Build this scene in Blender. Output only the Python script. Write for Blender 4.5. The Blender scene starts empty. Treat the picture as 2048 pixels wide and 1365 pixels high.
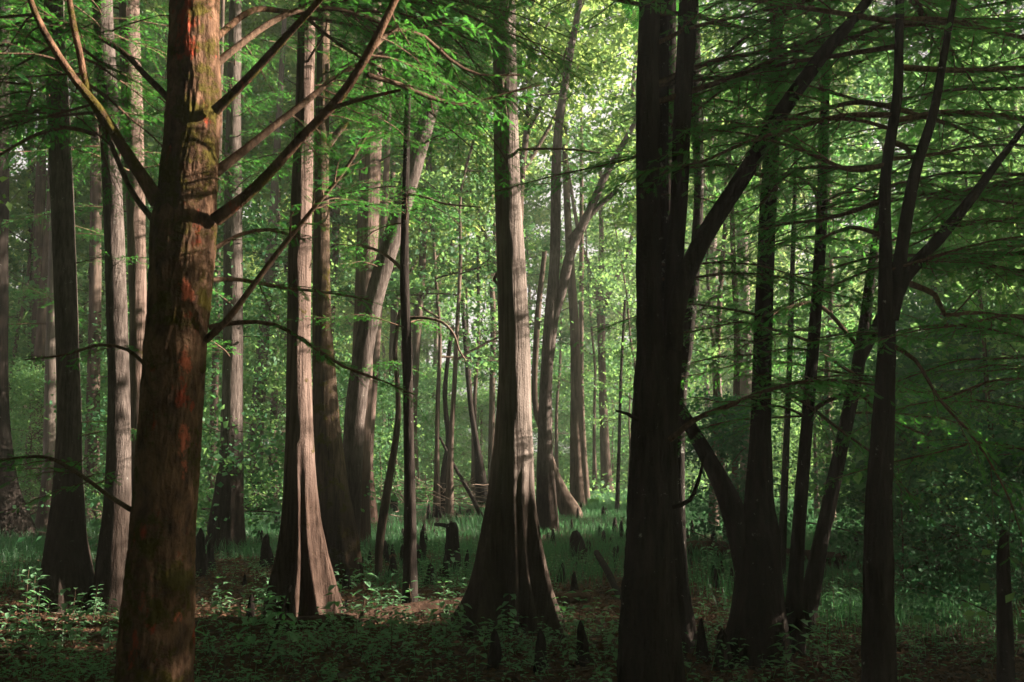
import bpy, math
import numpy as np
from mathutils import Vector

R = math.radians
SC = bpy.context.scene
COL = SC.collection
F_PX, PITCH, EYE = 1991.0, R(6.25), 1.6
SUN_EL, SUN_AZ = 21.0, 5.0          # azimuth measured from +X towards +Y

# ------------------------------------------------------------------ photograph pixel (2048 wide) <-> place
def pix(u, v, D):
    """point at horizontal distance D in front of the camera seen at pixel u, v; second value: metres per pixel there"""
    yv = (682.5 - v) / F_PX
    s = D / (math.cos(PITCH) - yv * math.sin(PITCH))
    return np.array([(u - 1024) / F_PX * s, D, EYE + s * (math.sin(PITCH) + yv * math.cos(PITCH))]), s / F_PX

def ground_D(v):
    t = PITCH - math.atan((v - 682.5) / F_PX)
    return -EYE / math.tan(t)

def to_pix(p):
    x, y, z = p[0], p[1], p[2] - EYE
    d = y * math.cos(PITCH) + z * math.sin(PITCH)
    up = -y * math.sin(PITCH) + z * math.cos(PITCH)
    return 1024 + F_PX * x / d, 682.5 - F_PX * up / d

# ------------------------------------------------------------------ noise
def _hash(ix, iy, iz, seed):
    h = (ix * 374761393 + iy * 668265263 + iz * 2147483647 + seed * 1274126177) & 0xFFFFFFFF
    h = ((h ^ (h >> 13)) * 1274126177) & 0xFFFFFFFF
    h = (h ^ (h >> 16)) & 0xFFFFFFFF
    return h / 4294967295.0

def vnoise(x, y, z=0.0, seed=0):
    x, y, z = np.broadcast_arrays(np.asarray(x, float), np.asarray(y, float), np.asarray(z, float))
    ix, iy, iz = np.floor(x).astype(np.int64), np.floor(y).astype(np.int64), np.floor(z).astype(np.int64)
    fx, fy, fz = x - ix, y - iy, z - iz
    fx, fy, fz = [q * q * (3 - 2 * q) for q in (fx, fy, fz)]
    r = 0
    for a in (0, 1):
        for b in (0, 1):
            for c in (0, 1):
                w = (fx if a else 1 - fx) * (fy if b else 1 - fy) * (fz if c else 1 - fz)
                r = r + w * _hash(ix + a, iy + b, iz + c, seed)
    return r * 2 - 1

def gz(x, y):
    """height of the forest floor"""
    r = 0.055 * vnoise(np.asarray(x) * .55, np.asarray(y) * .55, seed=3) + 0.025 * vnoise(np.asarray(x) * 1.9, np.asarray(y) * 1.9, seed=5)
    far = np.clip((np.hypot(x, y) - 18) / 40, 0, 1)
    return r * 1.0 + far * 0.5 * vnoise(np.asarray(x) * .06, np.asarray(y) * .06, seed=9) * 0.6

# ------------------------------------------------------------------ mesh building
class MB:
    def __init__(self): self.V, self.Q, self.M, self.n = [], [], [], 0
    def add(self, V, Q, m=0):
        V = np.asarray(V, np.float32).reshape(-1, 3); Q = np.asarray(Q, np.int64).reshape(-1, 4)
        self.V.append(V); self.Q.append(Q + self.n); self.M.append(np.full(len(Q), m, np.int32)); self.n += len(V)
        return self
    def quads(self, q, m=0):
        q = np.asarray(q, np.float32).reshape(-1, 4, 3)
        return self.add(q.reshape(-1, 3), np.arange(len(q) * 4).reshape(-1, 4), m)
    def mesh(self, name, mats, smooth=True):
        me = bpy.data.meshes.new(name)
        V = np.concatenate(self.V); Q = np.concatenate(self.Q); M = np.concatenate(self.M)
        me.vertices.add(len(V)); me.vertices.foreach_set('co', V.ravel())
        me.loops.add(len(Q) * 4); me.loops.foreach_set('vertex_index', Q.ravel().astype(np.int32))
        me.polygons.add(len(Q))
        me.polygons.foreach_set('loop_start', np.arange(0, len(Q) * 4, 4, dtype=np.int32))
        me.polygons.foreach_set('loop_total', np.full(len(Q), 4, np.int32))
        for m in (mats if isinstance(mats, (list, tuple)) else [mats]): me.materials.append(m)
        me.polygons.foreach_set('material_index', M)
        me.polygons.foreach_set('use_smooth', np.full(len(Q), smooth, bool))
        me.update(calc_edges=True)
        return me

def link(name, data, parent=None, loc=(0, 0, 0), rot=(0, 0, 0), scale=(1, 1, 1)):
    o = bpy.data.objects.new(name, data); COL.objects.link(o)
    o.location = [float(q) for q in loc]; o.rotation_euler = rot; o.scale = scale
    if parent is not None: o.parent = parent
    return o

def tag(o, label, cat, group=None, kind=None):
    o['label'] = label; o['category'] = cat
    if group: o['group'] = group
    if kind: o['kind'] = kind
    return o

def thing(name, label, cat, loc, rz=0, group=None):
    return tag(link(name, None, None, loc, (0, 0, rz)), label, cat, group)

def spline(P, step):
    """Catmull-Rom through the rows of P (x, y, z, r, ...), resampled about every step metres"""
    P = np.asarray(P, float)
    E = np.vstack([2 * P[0] - P[1], P, 2 * P[-1] - P[-2]])
    out = []
    for i in range(1, len(E) - 2):
        n = max(1, int(np.linalg.norm(E[i + 1, :3] - E[i, :3]) / step))
        t = (np.arange(n) / n)[:, None]
        a, b, c, d = E[i - 1], E[i], E[i + 1], E[i + 2]
        out.append(.5 * (2 * b + (c - a) * t + (2 * a - 5 * b + 4 * c - d) * t * t + (3 * b - a - 3 * c + d) * t ** 3))
    out.append(P[-1:])
    o = np.vstack(out); o[:, 3] = np.maximum(o[:, 3], .0008)
    return o

def tube(P, seg, shape=None):
    P = np.asarray(P, float); n = len(P)
    T = np.gradient(P[:, :3], axis=0); T /= np.linalg.norm(T, axis=1)[:, None] + 1e-9
    ref = np.array([0, 1.0, 0]) if abs(T[0, 1]) < .9 else np.array([1.0, 0, 0])
    U = np.empty((n, 3)); u = ref
    for i in range(n):
        u = u - T[i] * (u @ T[i]); u = u / (np.linalg.norm(u) + 1e-9); U[i] = u
    W = np.cross(T, U)
    th = np.arange(seg) / seg * 2 * math.pi
    r = np.repeat(P[:, 3][:, None], seg, 1)
    if shape is not None: r = r * shape(th[None, :], P)
    V = P[:, None, :3] + r[..., None] * (np.cos(th)[None, :, None] * U[:, None] + np.sin(th)[None, :, None] * W[:, None])
    i = np.arange(n - 1)[:, None] * seg; j = np.arange(seg)[None, :]; k = (j + 1) % seg
    Q = np.stack([i + j, i + k, i + seg + k, i + seg + j], -1).reshape(-1, 4)
    return V.reshape(-1, 3), Q

def rot_from(d, up=None, roll=0.0):
    """matrix (n,3,3) whose first column follows d; normal leans to up"""
    d = np.asarray(d, float); d = d / (np.linalg.norm(d, axis=-1, keepdims=True) + 1e-9)
    up = np.broadcast_to(np.array([0, 0, 1.0]) if up is None else up, d.shape)
    y = np.cross(up, d); y /= np.linalg.norm(y, axis=-1, keepdims=True) + 1e-9
    z = np.cross(d, y)
    return np.stack([d, y, z], -1)

def place(T, Rm, pos, sc):
    """template quads T (k,4,3) under m transforms -> (m*k,4,3)"""
    return (np.einsum('mij,kqj->mkqi', Rm * np.asarray(sc)[:, None, None], T) + pos[:, None, None, :]).reshape(-1, 4, 3)

def leaves(C, size, rng, flat=1.0, aspect=.42):
    n = len(C)
    nrm = rng.normal(size=(n, 3)) + np.array([0, 0, flat]); nrm /= np.linalg.norm(nrm, axis=1)[:, None]
    d = rng.normal(size=(n, 3)); d -= nrm * (d * nrm).sum(1)[:, None]; d /= np.linalg.norm(d, axis=1)[:, None]
    w = np.cross(nrm, d)
    L = size * np.clip(np.exp(rng.normal(-.12, .34, n)), .4, 1.9)[:, None]
    sag = nrm * L * .18
    return np.stack([C - d * L * .5, C + w * L * aspect - d * L * .08 - sag * 0, C + d * L * .5 - sag, C - w * L * aspect - d * L * .08], 1)

# ------------------------------------------------------------------ materials
def new_mat(name):
    m = bpy.data.materials.new(name); m.use_nodes = True
    nt = m.node_tree; nt.nodes.clear()
    return m, nt, nt.nodes, nt.links
def node(ns, t, **kw):
    n = ns.new(t)
    for k, v in kw.items():
        if k in n.inputs: n.inputs[k].default_value = v
        else: setattr(n, k, v)
    return n
def ramp(ns, stops):
    r = ns.new('ShaderNodeValToRGB'); e = r.color_ramp.elements
    while len(e) < len(stops): e.new(.5)
    for q, (p, c) in zip(e, stops): q.position = p; q.color = (*c, 1)
    return r
def mixc(ns, ls, fac, a, b):
    m = ns.new('ShaderNodeMix'); m.data_type = 'RGBA'
    for s, val in ((m.inputs[0], fac), (m.inputs[6], a), (m.inputs[7], b)):
        if hasattr(val, 'links'): ls.new(val, s)
        elif isinstance(val, (int, float)): s.default_value = val
        else: s.default_value = (*val, 1)
    return m.outputs[2]

def leaf_mat(name, c1, c2, t1, t2, gloss=.06, rough=.45):
    m, nt, ns, ls = new_mat(name)
    geo = ns.new('ShaderNodeNewGeometry'); inf = ns.new('ShaderNodeObjectInfo')
    mp = node(ns, 'ShaderNodeMath', operation='MULTIPLY_ADD'); ls.new(inf.outputs['Random'], mp.inputs[0]); mp.inputs[1].default_value = .45
    sc = node(ns, 'ShaderNodeMath', operation='MULTIPLY'); ls.new(geo.outputs['Random Per Island'], sc.inputs[0]); sc.inputs[1].default_value = .55
    ls.new(sc.outputs[0], mp.inputs[2])
    col = mixc(ns, ls, mp.outputs[0], c1, c2); tcol = mixc(ns, ls, mp.outputs[0], t1, t2)
    d = ns.new('ShaderNodeBsdfDiffuse'); ls.new(col, d.inputs['Color'])
    t = ns.new('ShaderNodeBsdfTranslucent'); ls.new(tcol, t.inputs['Color'])
    a = ns.new('ShaderNodeAddShader'); ls.new(d.outputs[0], a.inputs[0]); ls.new(t.outputs[0], a.inputs[1])
    g = node(ns, 'ShaderNodeBsdfGlossy', Roughness=rough); g.inputs['Color'].default_value = (.9, .95, .9, 1)
    x = ns.new('ShaderNodeMixShader'); x.inputs[0].default_value = gloss; ls.new(a.outputs[0], x.inputs[1]); ls.new(g.outputs[0], x.inputs[2])
    o = ns.new('ShaderNodeOutputMaterial'); ls.new(x.outputs[0], o.inputs[0])
    return m

def bark_mat(name, dark, light, fibre=26, stretch=.09, bump=.6, moss=0.0, lichen=0.0, red=0.0, mossc=(.062, .052, .012), stain=0.0):
    m, nt, ns, ls = new_mat(name)
    tc = ns.new('ShaderNodeTexCoord')
    mp = node(ns, 'ShaderNodeMapping'); mp.inputs['Scale'].default_value = (1, 1, stretch); ls.new(tc.outputs['Object'], mp.inputs[0])
    n1 = node(ns, 'ShaderNodeTexNoise', Scale=fibre, Detail=5, Roughness=.62, Distortion=.3); ls.new(mp.outputs[0], n1.inputs['Vector'])
    n2 = node(ns, 'ShaderNodeTexNoise', Scale=2.3, Detail=4, Roughness=.6); ls.new(tc.outputs['Object'], n2.inputs['Vector'])
    n3 = node(ns, 'ShaderNodeTexNoise', Scale=55, Detail=3, Roughness=.6); ls.new(tc.outputs['Object'], n3.inputs['Vector'])
    r1 = ramp(ns, [(.3, dark), (.52, tuple(.45 * a + .55 * b for a, b in zip(dark, light))), (.7, light)]); ls.new(n1.outputs[0], r1.inputs[0])
    r2 = ramp(ns, [(.3, (.62, .6, .58)), (.7, (1.15, 1.12, 1.1))]); ls.new(n2.outputs[0], r2.inputs[0])
    mu = node(ns, 'ShaderNodeMix', data_type='RGBA', blend_type='MULTIPLY'); mu.inputs[0].default_value = 1
    ls.new(r1.outputs[0], mu.inputs[6]); ls.new(r2.outputs[0], mu.inputs[7]); col = mu.outputs[2]
    if red:
        nr = node(ns, 'ShaderNodeTexNoise', Scale=3.1, Detail=6, Roughness=.7); ls.new(mp.outputs[0], nr.inputs['Vector'])
        mr = node(ns, 'ShaderNodeMapping'); mr.inputs['Scale'].default_value = (1.6, 1.6, .9); mr.inputs['Location'].default_value = (3, 1, 7); ls.new(tc.outputs['Object'], mr.inputs[0]); ls.new(mr.outputs[0], nr.inputs['Vector'])
        rr = ramp(ns, [(.66 - red * .1, (0, 0, 0)), (.72 - red * .1, (1, 1, 1))]); ls.new(nr.outputs[0], rr.inputs[0])
        col = mixc(ns, ls, rr.outputs[0], col, (.26, .05, .026))
    if lichen:
        vo = node(ns, 'ShaderNodeTexNoise', Scale=16, Detail=6, Roughness=.75); ls.new(tc.outputs['Object'], vo.inputs['Vector'])
        rl = ramp(ns, [(.66 - lichen * .1, (0, 0, 0)), (.7 - lichen * .1, (1, 1, 1))]); ls.new(vo.outputs[0], rl.inputs[0])
        col = mixc(ns, ls, rl.outputs[0], col, (.24, .245, .22))
    mossf = None
    if moss:
        nm = node(ns, 'ShaderNodeTexNoise', Scale=5.5, Detail=8, Roughness=.72); ls.new(tc.outputs['Object'], nm.inputs['Vector'])
        rm = ramp(ns, [(.62 - moss * .2, (0, 0, 0)), (.7 - moss * .2, (1, 1, 1))]); ls.new(nm.outputs[0], rm.inputs[0])
        col = mixc(ns, ls, rm.outputs[0], col, mixc(ns, ls, n3.outputs[0], tuple(.5 * q for q in mossc), tuple(1.5 * q for q in mossc)))
        mossf = rm.outputs[0]
    if stain:
        sx = ns.new('ShaderNodeSeparateXYZ'); ls.new(tc.outputs['Object'], sx.inputs[0])
        sa = node(ns, 'ShaderNodeMath', operation='MULTIPLY_ADD'); ls.new(n2.outputs[0], sa.inputs[0]); sa.inputs[1].default_value = -1.1; ls.new(sx.outputs[2], sa.inputs[2])
        sb = node(ns, 'ShaderNodeMath', operation='MULTIPLY_ADD'); ls.new(n1.outputs[0], sb.inputs[0]); sb.inputs[1].default_value = -.5; ls.new(sa.outputs[0], sb.inputs[2])
        sr = ramp(ns, [(0, (.8, .8, .8)), (1, (0, 0, 0))])
        sm = node(ns, 'ShaderNodeMapRange'); sm.inputs[1].default_value = stain - 1.0; sm.inputs[2].default_value = stain - .55; ls.new(sb.outputs[0], sm.inputs[0]); ls.new(sm.outputs[0], sr.inputs[0])
        sv = node(ns, 'ShaderNodeMix', data_type='RGBA', blend_type='MULTIPLY'); ls.new(sr.outputs[0], sv.inputs[0]); ls.new(col, sv.inputs[6]); sv.inputs[7].default_value = (.26, .22, .19, 1); col = sv.outputs[2]
    b = node(ns, 'ShaderNodeBsdfPrincipled', Roughness=.9); ls.new(col, b.inputs['Base Color'])
    b.inputs['Specular IOR Level'].default_value = .05
    h = node(ns, 'ShaderNodeMath', operation='MULTIPLY_ADD'); ls.new(n3.outputs[0], h.inputs[0]); h.inputs[1].default_value = .35; ls.new(n1.outputs[0], h.inputs[2])
    hh = h.outputs[0]
    if mossf is not None:
        h2 = node(ns, 'ShaderNodeMath', operation='MULTIPLY_ADD'); ls.new(mossf, h2.inputs[0]); h2.inputs[1].default_value = .3; ls.new(hh, h2.inputs[2]); hh = h2.outputs[0]
    bp = node(ns, 'ShaderNodeBump', Strength=bump, Distance=.02); ls.new(hh, bp.inputs['Height']); ls.new(bp.outputs[0], b.inputs['Normal'])
    o = ns.new('ShaderNodeOutputMaterial'); ls.new(b.outputs[0], o.inputs[0])
    return m

M = {}
M['bark_pale'] = bark_mat('pale_fibrous_bark', (.105, .088, .077), (.215, .19, .172), 46, .035, 1.0, lichen=.12, stain=1.15)
M['bark_pink'] = bark_mat('pinkish_bark', (.055, .039, .033), (.19, .145, .124), 30, .06, 1.0, moss=.05, stain=1.25)
M['bark_grey'] = bark_mat('grey_bark', (.04, .033, .029), (.13, .112, .102), 34, .16, .9, lichen=.2, stain=1.2)
M['bark_mossy'] = bark_mat('mossy_bark', (.026, .016, .011), (.21, .128, .082), 17, .45, 1.0, moss=.6, red=.6)
M['bark_olive'] = bark_mat('olive_mossy_bark', (.03, .023, .017), (.13, .095, .07), 28, .08, .8, moss=.55, stain=.9)
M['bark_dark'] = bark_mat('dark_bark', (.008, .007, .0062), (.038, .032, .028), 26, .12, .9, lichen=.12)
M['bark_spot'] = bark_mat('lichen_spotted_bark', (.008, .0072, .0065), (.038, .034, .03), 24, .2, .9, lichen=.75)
M['bark_far'] = bark_mat('far_bark', (.028, .022, .018), (.135, .105, .086), 14, .12, .6)
M['twig'] = bark_mat('twig_bark', (.045, .032, .024), (.17, .115, .08), 60, .5, .4)
M['dead'] = bark_mat('dead_wood', (.07, .052, .04), (.24, .19, .155), 40, .3, .5)
M['log'] = bark_mat('rotting_log_bark', (.022, .014, .01), (.09, .058, .042), 18, .5, .8, moss=.25)
M['needle'] = leaf_mat('cypress_needles', (.014, .066, .022), (.03, .11, .03), (.03, .16, .02), (.07, .24, .03), .015)
M['leaf'] = leaf_mat('broad_leaves', (.02, .068, .026), (.075, .125, .035), (.07, .19, .035), (.30, .37, .11), .014, .6)
M['leaf_under'] = leaf_mat('understory_leaves', (.014, .06, .03), (.042, .095, .036), (.03, .125, .038), (.15, .25, .07), .016, .6)
M['leaf_grey'] = leaf_mat('grey_green_leaves', (.018, .062, .032), (.045, .095, .05), (.018, .07, .032), (.05, .115, .045), .012, .6)
M['herb'] = leaf_mat('herb_leaves', (.05, .12, .065), (.09, .165, .09), (.05, .16, .05), (.09, .22, .06), .035)
M['grass'] = leaf_mat('grass_blades', (.018, .055, .032), (.04, .085, .042), (.02, .095, .042), (.06, .15, .05), .012)
M['litter'] = leaf_mat('fallen_leaves', (.035, .02, .013), (.14, .08, .05), (.02, .012, .008), (.05, .03, .018), .008)

def ground_mat():
    m, nt, ns, ls = new_mat('forest_floor')
    tc = ns.new('ShaderNodeTexCoord')
    a = node(ns, 'ShaderNodeTexNoise', Scale=.9, Detail=6, Roughness=.6); ls.new(tc.outputs['Object'], a.inputs['Vector'])
    b = node(ns, 'ShaderNodeTexNoise', Scale=38, Detail=5, Roughness=.7); ls.new(tc.outputs['Object'], b.inputs['Vector'])
    v = node(ns, 'ShaderNodeTexVoronoi', Scale=26); ls.new(tc.outputs['Object'], v.inputs['Vector'])
    r = ramp(ns, [(.3, (.022, .016, .012)), (.55, (.06, .042, .03)), (.75, (.12, .085, .06))]); ls.new(b.outputs[0], r.inputs[0])
    g = ramp(ns, [(.4, (.03, .028, .014)), (.7, (.05, .038, .026))]); ls.new(a.outputs[0], g.inputs[0])
    c = mixc(ns, ls, .45, r.outputs[0], g.outputs[0])
    p = node(ns, 'ShaderNodeBsdfPrincipled', Roughness=.95); ls.new(c, p.inputs['Base Color']); p.inputs['Specular IOR Level'].default_value = .15
    hh = node(ns, 'ShaderNodeMath', operation='ADD'); ls.new(b.outputs[0], hh.inputs[0]); ls.new(v.outputs[0], hh.inputs[1])
    bp = node(ns, 'ShaderNodeBump', Strength=.8, Distance=.03); ls.new(hh.outputs[0], bp.inputs['Height']); ls.new(bp.outputs[0], p.inputs['Normal'])
    o = ns.new('ShaderNodeOutputMaterial'); ls.new(p.outputs[0], o.inputs[0])
    return m

# ------------------------------------------------------------------ the ground
def grid_axis(lo, hi, fine_lo, fine_hi, fine, grow):
    a = list(np.arange(fine_lo, fine_hi, fine)); s = fine
    while a[-1] < hi: s *= grow; a.append(a[-1] + s)
    s = fine
    while a[0] > lo: s *= grow; a.insert(0, a[0] - s)
    return np.array(a)
gx = grid_axis(-400, 400, -11, 11, .11, 1.18); gy = grid_axis(-200, 500, 5, 26, .11, 1.18)
X, Y = np.meshgrid(gx, gy)
V = np.stack([X, Y, gz(X, Y)], -1).reshape(-1, 3)
i = np.arange(len(gy) - 1)[:, None] * len(gx); j = np.arange(len(gx) - 1)[None, :]
Q = np.stack([i + j, i + j + 1, i + j + 1 + len(gx), i + j + len(gx)], -1).reshape(-1, 4)
g = link('ground', MB().add(V, Q).mesh('ground', ground_mat())); g['kind'] = 'structure'

# ------------------------------------------------------------------ cypress sprays and boughs
def spray_template(n=16, L=1.0):
    q = []
    for k in range(n):
        t = (k + .6) / n; x = t * L
        l = .20 * L * math.sin(math.pi * min(1, .22 + .78 * (1 - t))) * (1 if t > .1 else .7) + .03
        for s in (-1, 1):
            d = np.array([.55, s * .83, -.12]); w = np.array([.83, -s * .55, 0]) * .021
            b = np.array([x, 0, 0]); e = b + d * l
            q.append([b, b + d * l * .45 + w, e, b + d * l * .45 - w])
    b, e = np.zeros(3), np.array([L * 1.05, 0, -.03])
    q.append([b + [0, .012, 0], b - [0, .012, 0], e - [0, .006, 0], e + [0, .006, 0]])
    return np.array(q)
SPRAY = spray_template()
SPRAY_LITE = spray_template(8)
SPRAY_LITE[:-1, 1::2] += (SPRAY_LITE[:-1, 1::2] - SPRAY_LITE[:-1, 1::2].mean(1, keepdims=True)) * 1.2

def bough(path, rng, dens=1.0, start=.12, sub=.62, spray=.092, seg=6, droop=.22):
    """wood and foliage of a cypress bough along path (rows x, y, z, r)"""
    P = spline(path, .06); wood = MB(); V, Q = tube(P, seg); wood.add(V, Q)
    L = np.linalg.norm(np.diff(P[:, :3], axis=0), axis=1).sum(); n = max(4, int(L * 10 * dens))
    pos, dirs, siz = [], [], []
    for k in range(n):
        t = start + (1 - start) * (k + rng.uniform(0, .9)) / n
        i = min(len(P) - 2, int(t * (len(P) - 1)))
        p, d = P[i, :3], P[i + 1, :3] - P[i, :3]; d = d / (np.linalg.norm(d) + 1e-9)
        side = np.cross([0, 0, 1.0], d); side /= np.linalg.norm(side) + 1e-6
        s = 1 if k % 2 else -1
        a = rng.uniform(.65, 1.15)
        dd = d * math.cos(a) + side * s * math.sin(a) + np.array([0, 0, rng.normal(0, .16)])
        ln = sub * (1 - .62 * t) * rng.uniform(.55, 1.2) * min(1.0, L / 1.4)
        m = max(4, int(ln / (.36 * spray))); tt = np.linspace(0, 1, m)[:, None]
        bend = d * .25 - np.array([0, 0, droop])
        pts = p + dd * ln * tt + bend * ln * tt ** 2 + rng.normal(0, .006, (m, 3)) * tt
        V, Q = tube(np.hstack([pts, np.linspace(min(.006, P[i, 3] * .5), .0012, m)[:, None]]), 3); wood.add(V, Q)
        tg = np.gradient(pts, axis=0); tg /= np.linalg.norm(tg, axis=1)[:, None]
        sd = np.cross([0, 0, 1.0], tg); sd /= np.linalg.norm(sd, axis=1)[:, None] + 1e-6
        for q in range(1, m):
            for ss in (-1, 1):
                if rng.uniform() < .1: continue
                aa = rng.uniform(.5, 1.1)
                pos.append(pts[q]); dirs.append(tg[q] * math.cos(aa) + sd[q] * ss * math.sin(aa) + np.array([0, 0, rng.normal(-.2, .32)]))
                siz.append(spray * rng.uniform(.55, 1.2) * (1 - .35 * q / m))
        pos.append(pts[-1]); dirs.append(tg[-1]); siz.append(spray * .9)
    pos, dirs, siz = np.array(pos), np.array(dirs), np.array(siz)
    up = np.array([0, 0, 1.0]) + rng.normal(0, .45, (len(pos), 3))
    fol = MB().quads(place(SPRAY, rot_from(dirs, up), pos, siz))
    return wood, fol

BOUGHS = []
for k in range(5):
    rng = np.random.default_rng(40 + k); L = [2.4, 2.0, 2.6, 1.6, 2.2][k]
    path = []
    for t in np.linspace(0, 1, 7):
        path.append([L * t, .12 * L * math.sin(t * 3 + k) * t, L * (.16 * t - .30 * t * t) + rng.normal(0, .02), .017 * (1 - .85 * t)])
    w, f = bough(path, rng, 1.0)
    BOUGHS.append((w.mesh('bough_wood', M['twig']), f.mesh('bough_needles', M['needle'], False)))

def add_bough(root, p, az, tilt=0.0, sc=1.0, k=0, roll=0.0):
    b = link('branch', BOUGHS[k % 5][0], root, p, (R(roll), -R(tilt), R(az)), (sc,) * 3)
    link('foliage', BOUGHS[k % 5][1], b)
    return b

# ------------------------------------------------------------------ crown of the tall cypresses, above the frame
def cypress_crown(seed, n=13000):
    rng = np.random.default_rng(seed); w = MB(); C = []
    for k in range(26):
        z = rng.uniform(0, 6.5); a = rng.uniform(0, 6.28); L = (3.2 - .38 * z) * rng.uniform(.7, 1.15)
        t = np.linspace(0, 1, 6)[:, None]
        d = np.array([math.cos(a), math.sin(a), .25])
        pts = np.array([0, 0, z]) + d * L * t - np.array([0, 0, .35]) * L * t ** 2 + rng.normal(0, .05, (6, 3)) * t
        V, Q = tube(np.hstack([pts, np.linspace(.035, .008, 6)[:, None]]), 5); w.add(V, Q)
        m = n // 26; tt = rng.uniform(.15, 1.05, m)[:, None]
        c = np.array([0, 0, z]) + d * L * tt - np.array([0, 0, .35]) * L * tt ** 2
        C.append(c + rng.normal(0, 1, (m, 3)) * np.array([.3, .3, .1]))
    C = np.concatenate(C)
    return w.mesh('crown_limbs', M['twig']), MB().quads(place(SPRAY_LITE, rot_from(rng.normal(0, 1, (len(C), 3)) * [1, 1, .35], np.array([0, 0, 1.]) + rng.normal(0, .3, (len(C), 3))), C, rng.uniform(.2, .34, len(C)))).mesh('crown_needles', M['needle'], False)
CROWNS = [cypress_crown(s) for s in (1, 2)]

# ------------------------------------------------------------------ trunks set out from the photograph
def trunk_shape(seed, flute, nr, zf, z0, lump=.05, rough=0.0):
    seed = abs(int(seed))
    rng = np.random.default_rng(seed)
    cen = (np.arange(nr) + rng.uniform(-.28, .28, nr)) / nr * 2 * math.pi; wd = rng.uniform(.09, .17, nr); am = rng.uniform(.5, 1.3, nr)
    def f(th, P):
        z = P[:, 2:3] - z0; s = np.cumsum(np.r_[0, np.linalg.norm(np.diff(P[:, :3], axis=0), axis=1)])[:, None]
        r = 1 + lump * vnoise(np.cos(th) * 1.6 + seed, np.sin(th) * 1.6, s * 1.1, seed) + lump * .5 * vnoise(np.cos(th) * 4 + seed, np.sin(th) * 4, s * 5, seed + 1)
        if rough:
            r = r + rough * vnoise(np.cos(th) * 11, np.sin(th) * 11 + seed, s * 16, seed + 2) + rough * .8 * vnoise(np.cos(th) * 24, np.sin(th) * 24 + seed, s * 26, seed + 4)
        if flute:
            a = flute * np.clip(1 - z / zf, 0, 1) ** 1.4
            q = 0
            for c, w, m in zip(cen, wd, am):
                dth = (th - c + math.pi + .12 * np.sin(z * 2 + c * 5)) % (2 * math.pi) - math.pi
                q = q + m * np.exp(-(dth / w) ** 2)
            r = r + a * (q - .5)
        return r
    return f

TREES = {}
def px_tree(key, name, label, cat, D, pts, mat, flute=0, nr=9, zf=1.7, top=11.0, seg=28, step=.07, crown=None, group=None, lump=.05, limbs=(), crown_s=1.0, part='trunk', rough=0.0):
    """pts from the ground up: (v, u, width) in photograph pixels, all at distance D (or a 4th value: D at that point)"""
    P = []
    for p in pts:
        d = p[3] if len(p) > 3 else D
        q, s = pix(p[1], p[0], d); P.append([*q, p[2] * s / 2])
    P = np.array(P)
    g0 = float(gz(P[0, 0], P[0, 1]))
    if P[0, 2] > g0 + .05:
        d = (P[0] - P[1]) / max(.05, P[1, 2] - P[0, 2]); h = P[0, 2] - g0
        b = P[0] + np.array([d[0] * h, 0, -h, max(0, d[3]) * h * .6]); P = np.vstack([b, P])
    b = P[0].copy(); b[2] = g0 - .25; b[3] *= 1.06; P = np.vstack([b, P])
    zt = P[-1, 2]
    if top and top > zt + .6:
        d = (P[-1, :2] - P[-3, :2]) / (P[-1, 2] - P[-3, 2])
        for t in (.33, .66, 1.0):
            h = (top - zt) * t
            P = np.vstack([P, [P[-1 - 0, 0] * 0 + (P[-1, 0] if t < .3 else P[-1, 0]) + d[0] * (top - zt) * .33 * .6, P[-1, 1], zt + h, P[-1, 3] * .8]])
    o = np.array([P[1, 0], P[1, 1], g0]); P[:, :3] -= o
    root = thing(name, label, cat, o, 0, group)
    S = spline(P, step)
    V, Q = tube(S, seg, trunk_shape(len(TREES) * 7 + 3, flute, nr, zf, 0, lump, rough))
    link(part, MB().add(V, Q).mesh('trunk', M[mat]), root)
    TREES[key] = dict(root=root, S=S, o=o, D=D, mat=mat)
    for lp in limbs: px_limb(key, lp)
    if crown is not None:
        c = link('crown_limbs', CROWNS[crown][0], root, S[-1, :3] + [0, 0, max(7.2, EYE + .5 * D + .8) - S[-1, 2]], (0, 0, len(TREES)), (crown_s,) * 3)
        link('crown', CROWNS[crown][1], c)
    return root

def px_limb(key, pts, name='limb', mat=None, seg=14, step=.06, lump=.06):
    T = TREES[key]; P = []
    for p in pts:
        d = p[3] if len(p) > 3 else T['D']
        q, s = pix(p[1], p[0], d); P.append([*(q - T['o']), p[2] * s / 2])
    V, Q = tube(spline(P, step), seg, trunk_shape(len(pts) + int(pts[0][0]), 0, 5, 1, 0, lump))
    return link(name, MB().add(V, Q).mesh('limb', mat and M[mat] or M[T['mat']]), T['root'])

def px_branch(key, pts, seed, dens=1.0, sub=.6, start=.3, spray=.085, mat=None, leafy=True):
    """a leafy branch along pixels (v, u, width, D)"""
    T = TREES[key]; P = []
    for p in pts:
        d = p[3] if len(p) > 3 else T['D']
        q, s = pix(p[1], p[0], d); P.append([*(q - T['o']), p[2] * s / 2])
    rng = np.random.default_rng(seed)
    if leafy:
        w, f = bough(P, rng, dens, start, sub, spray, seg=9)
        b = link('branch', w.mesh('branch', M[mat or 'twig']), T['root'])
        link('foliage', f.mesh('foliage', M['needle'], False), b)
    else:
        V, Q = tube(spline(P, .05), 8, trunk_shape(seed, 0, 5, 1, 0, .12))
        b = link('dead_branch', MB().add(V, Q).mesh('dead_branch', M[mat or 'dead']), T['root'])
    return b

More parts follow.
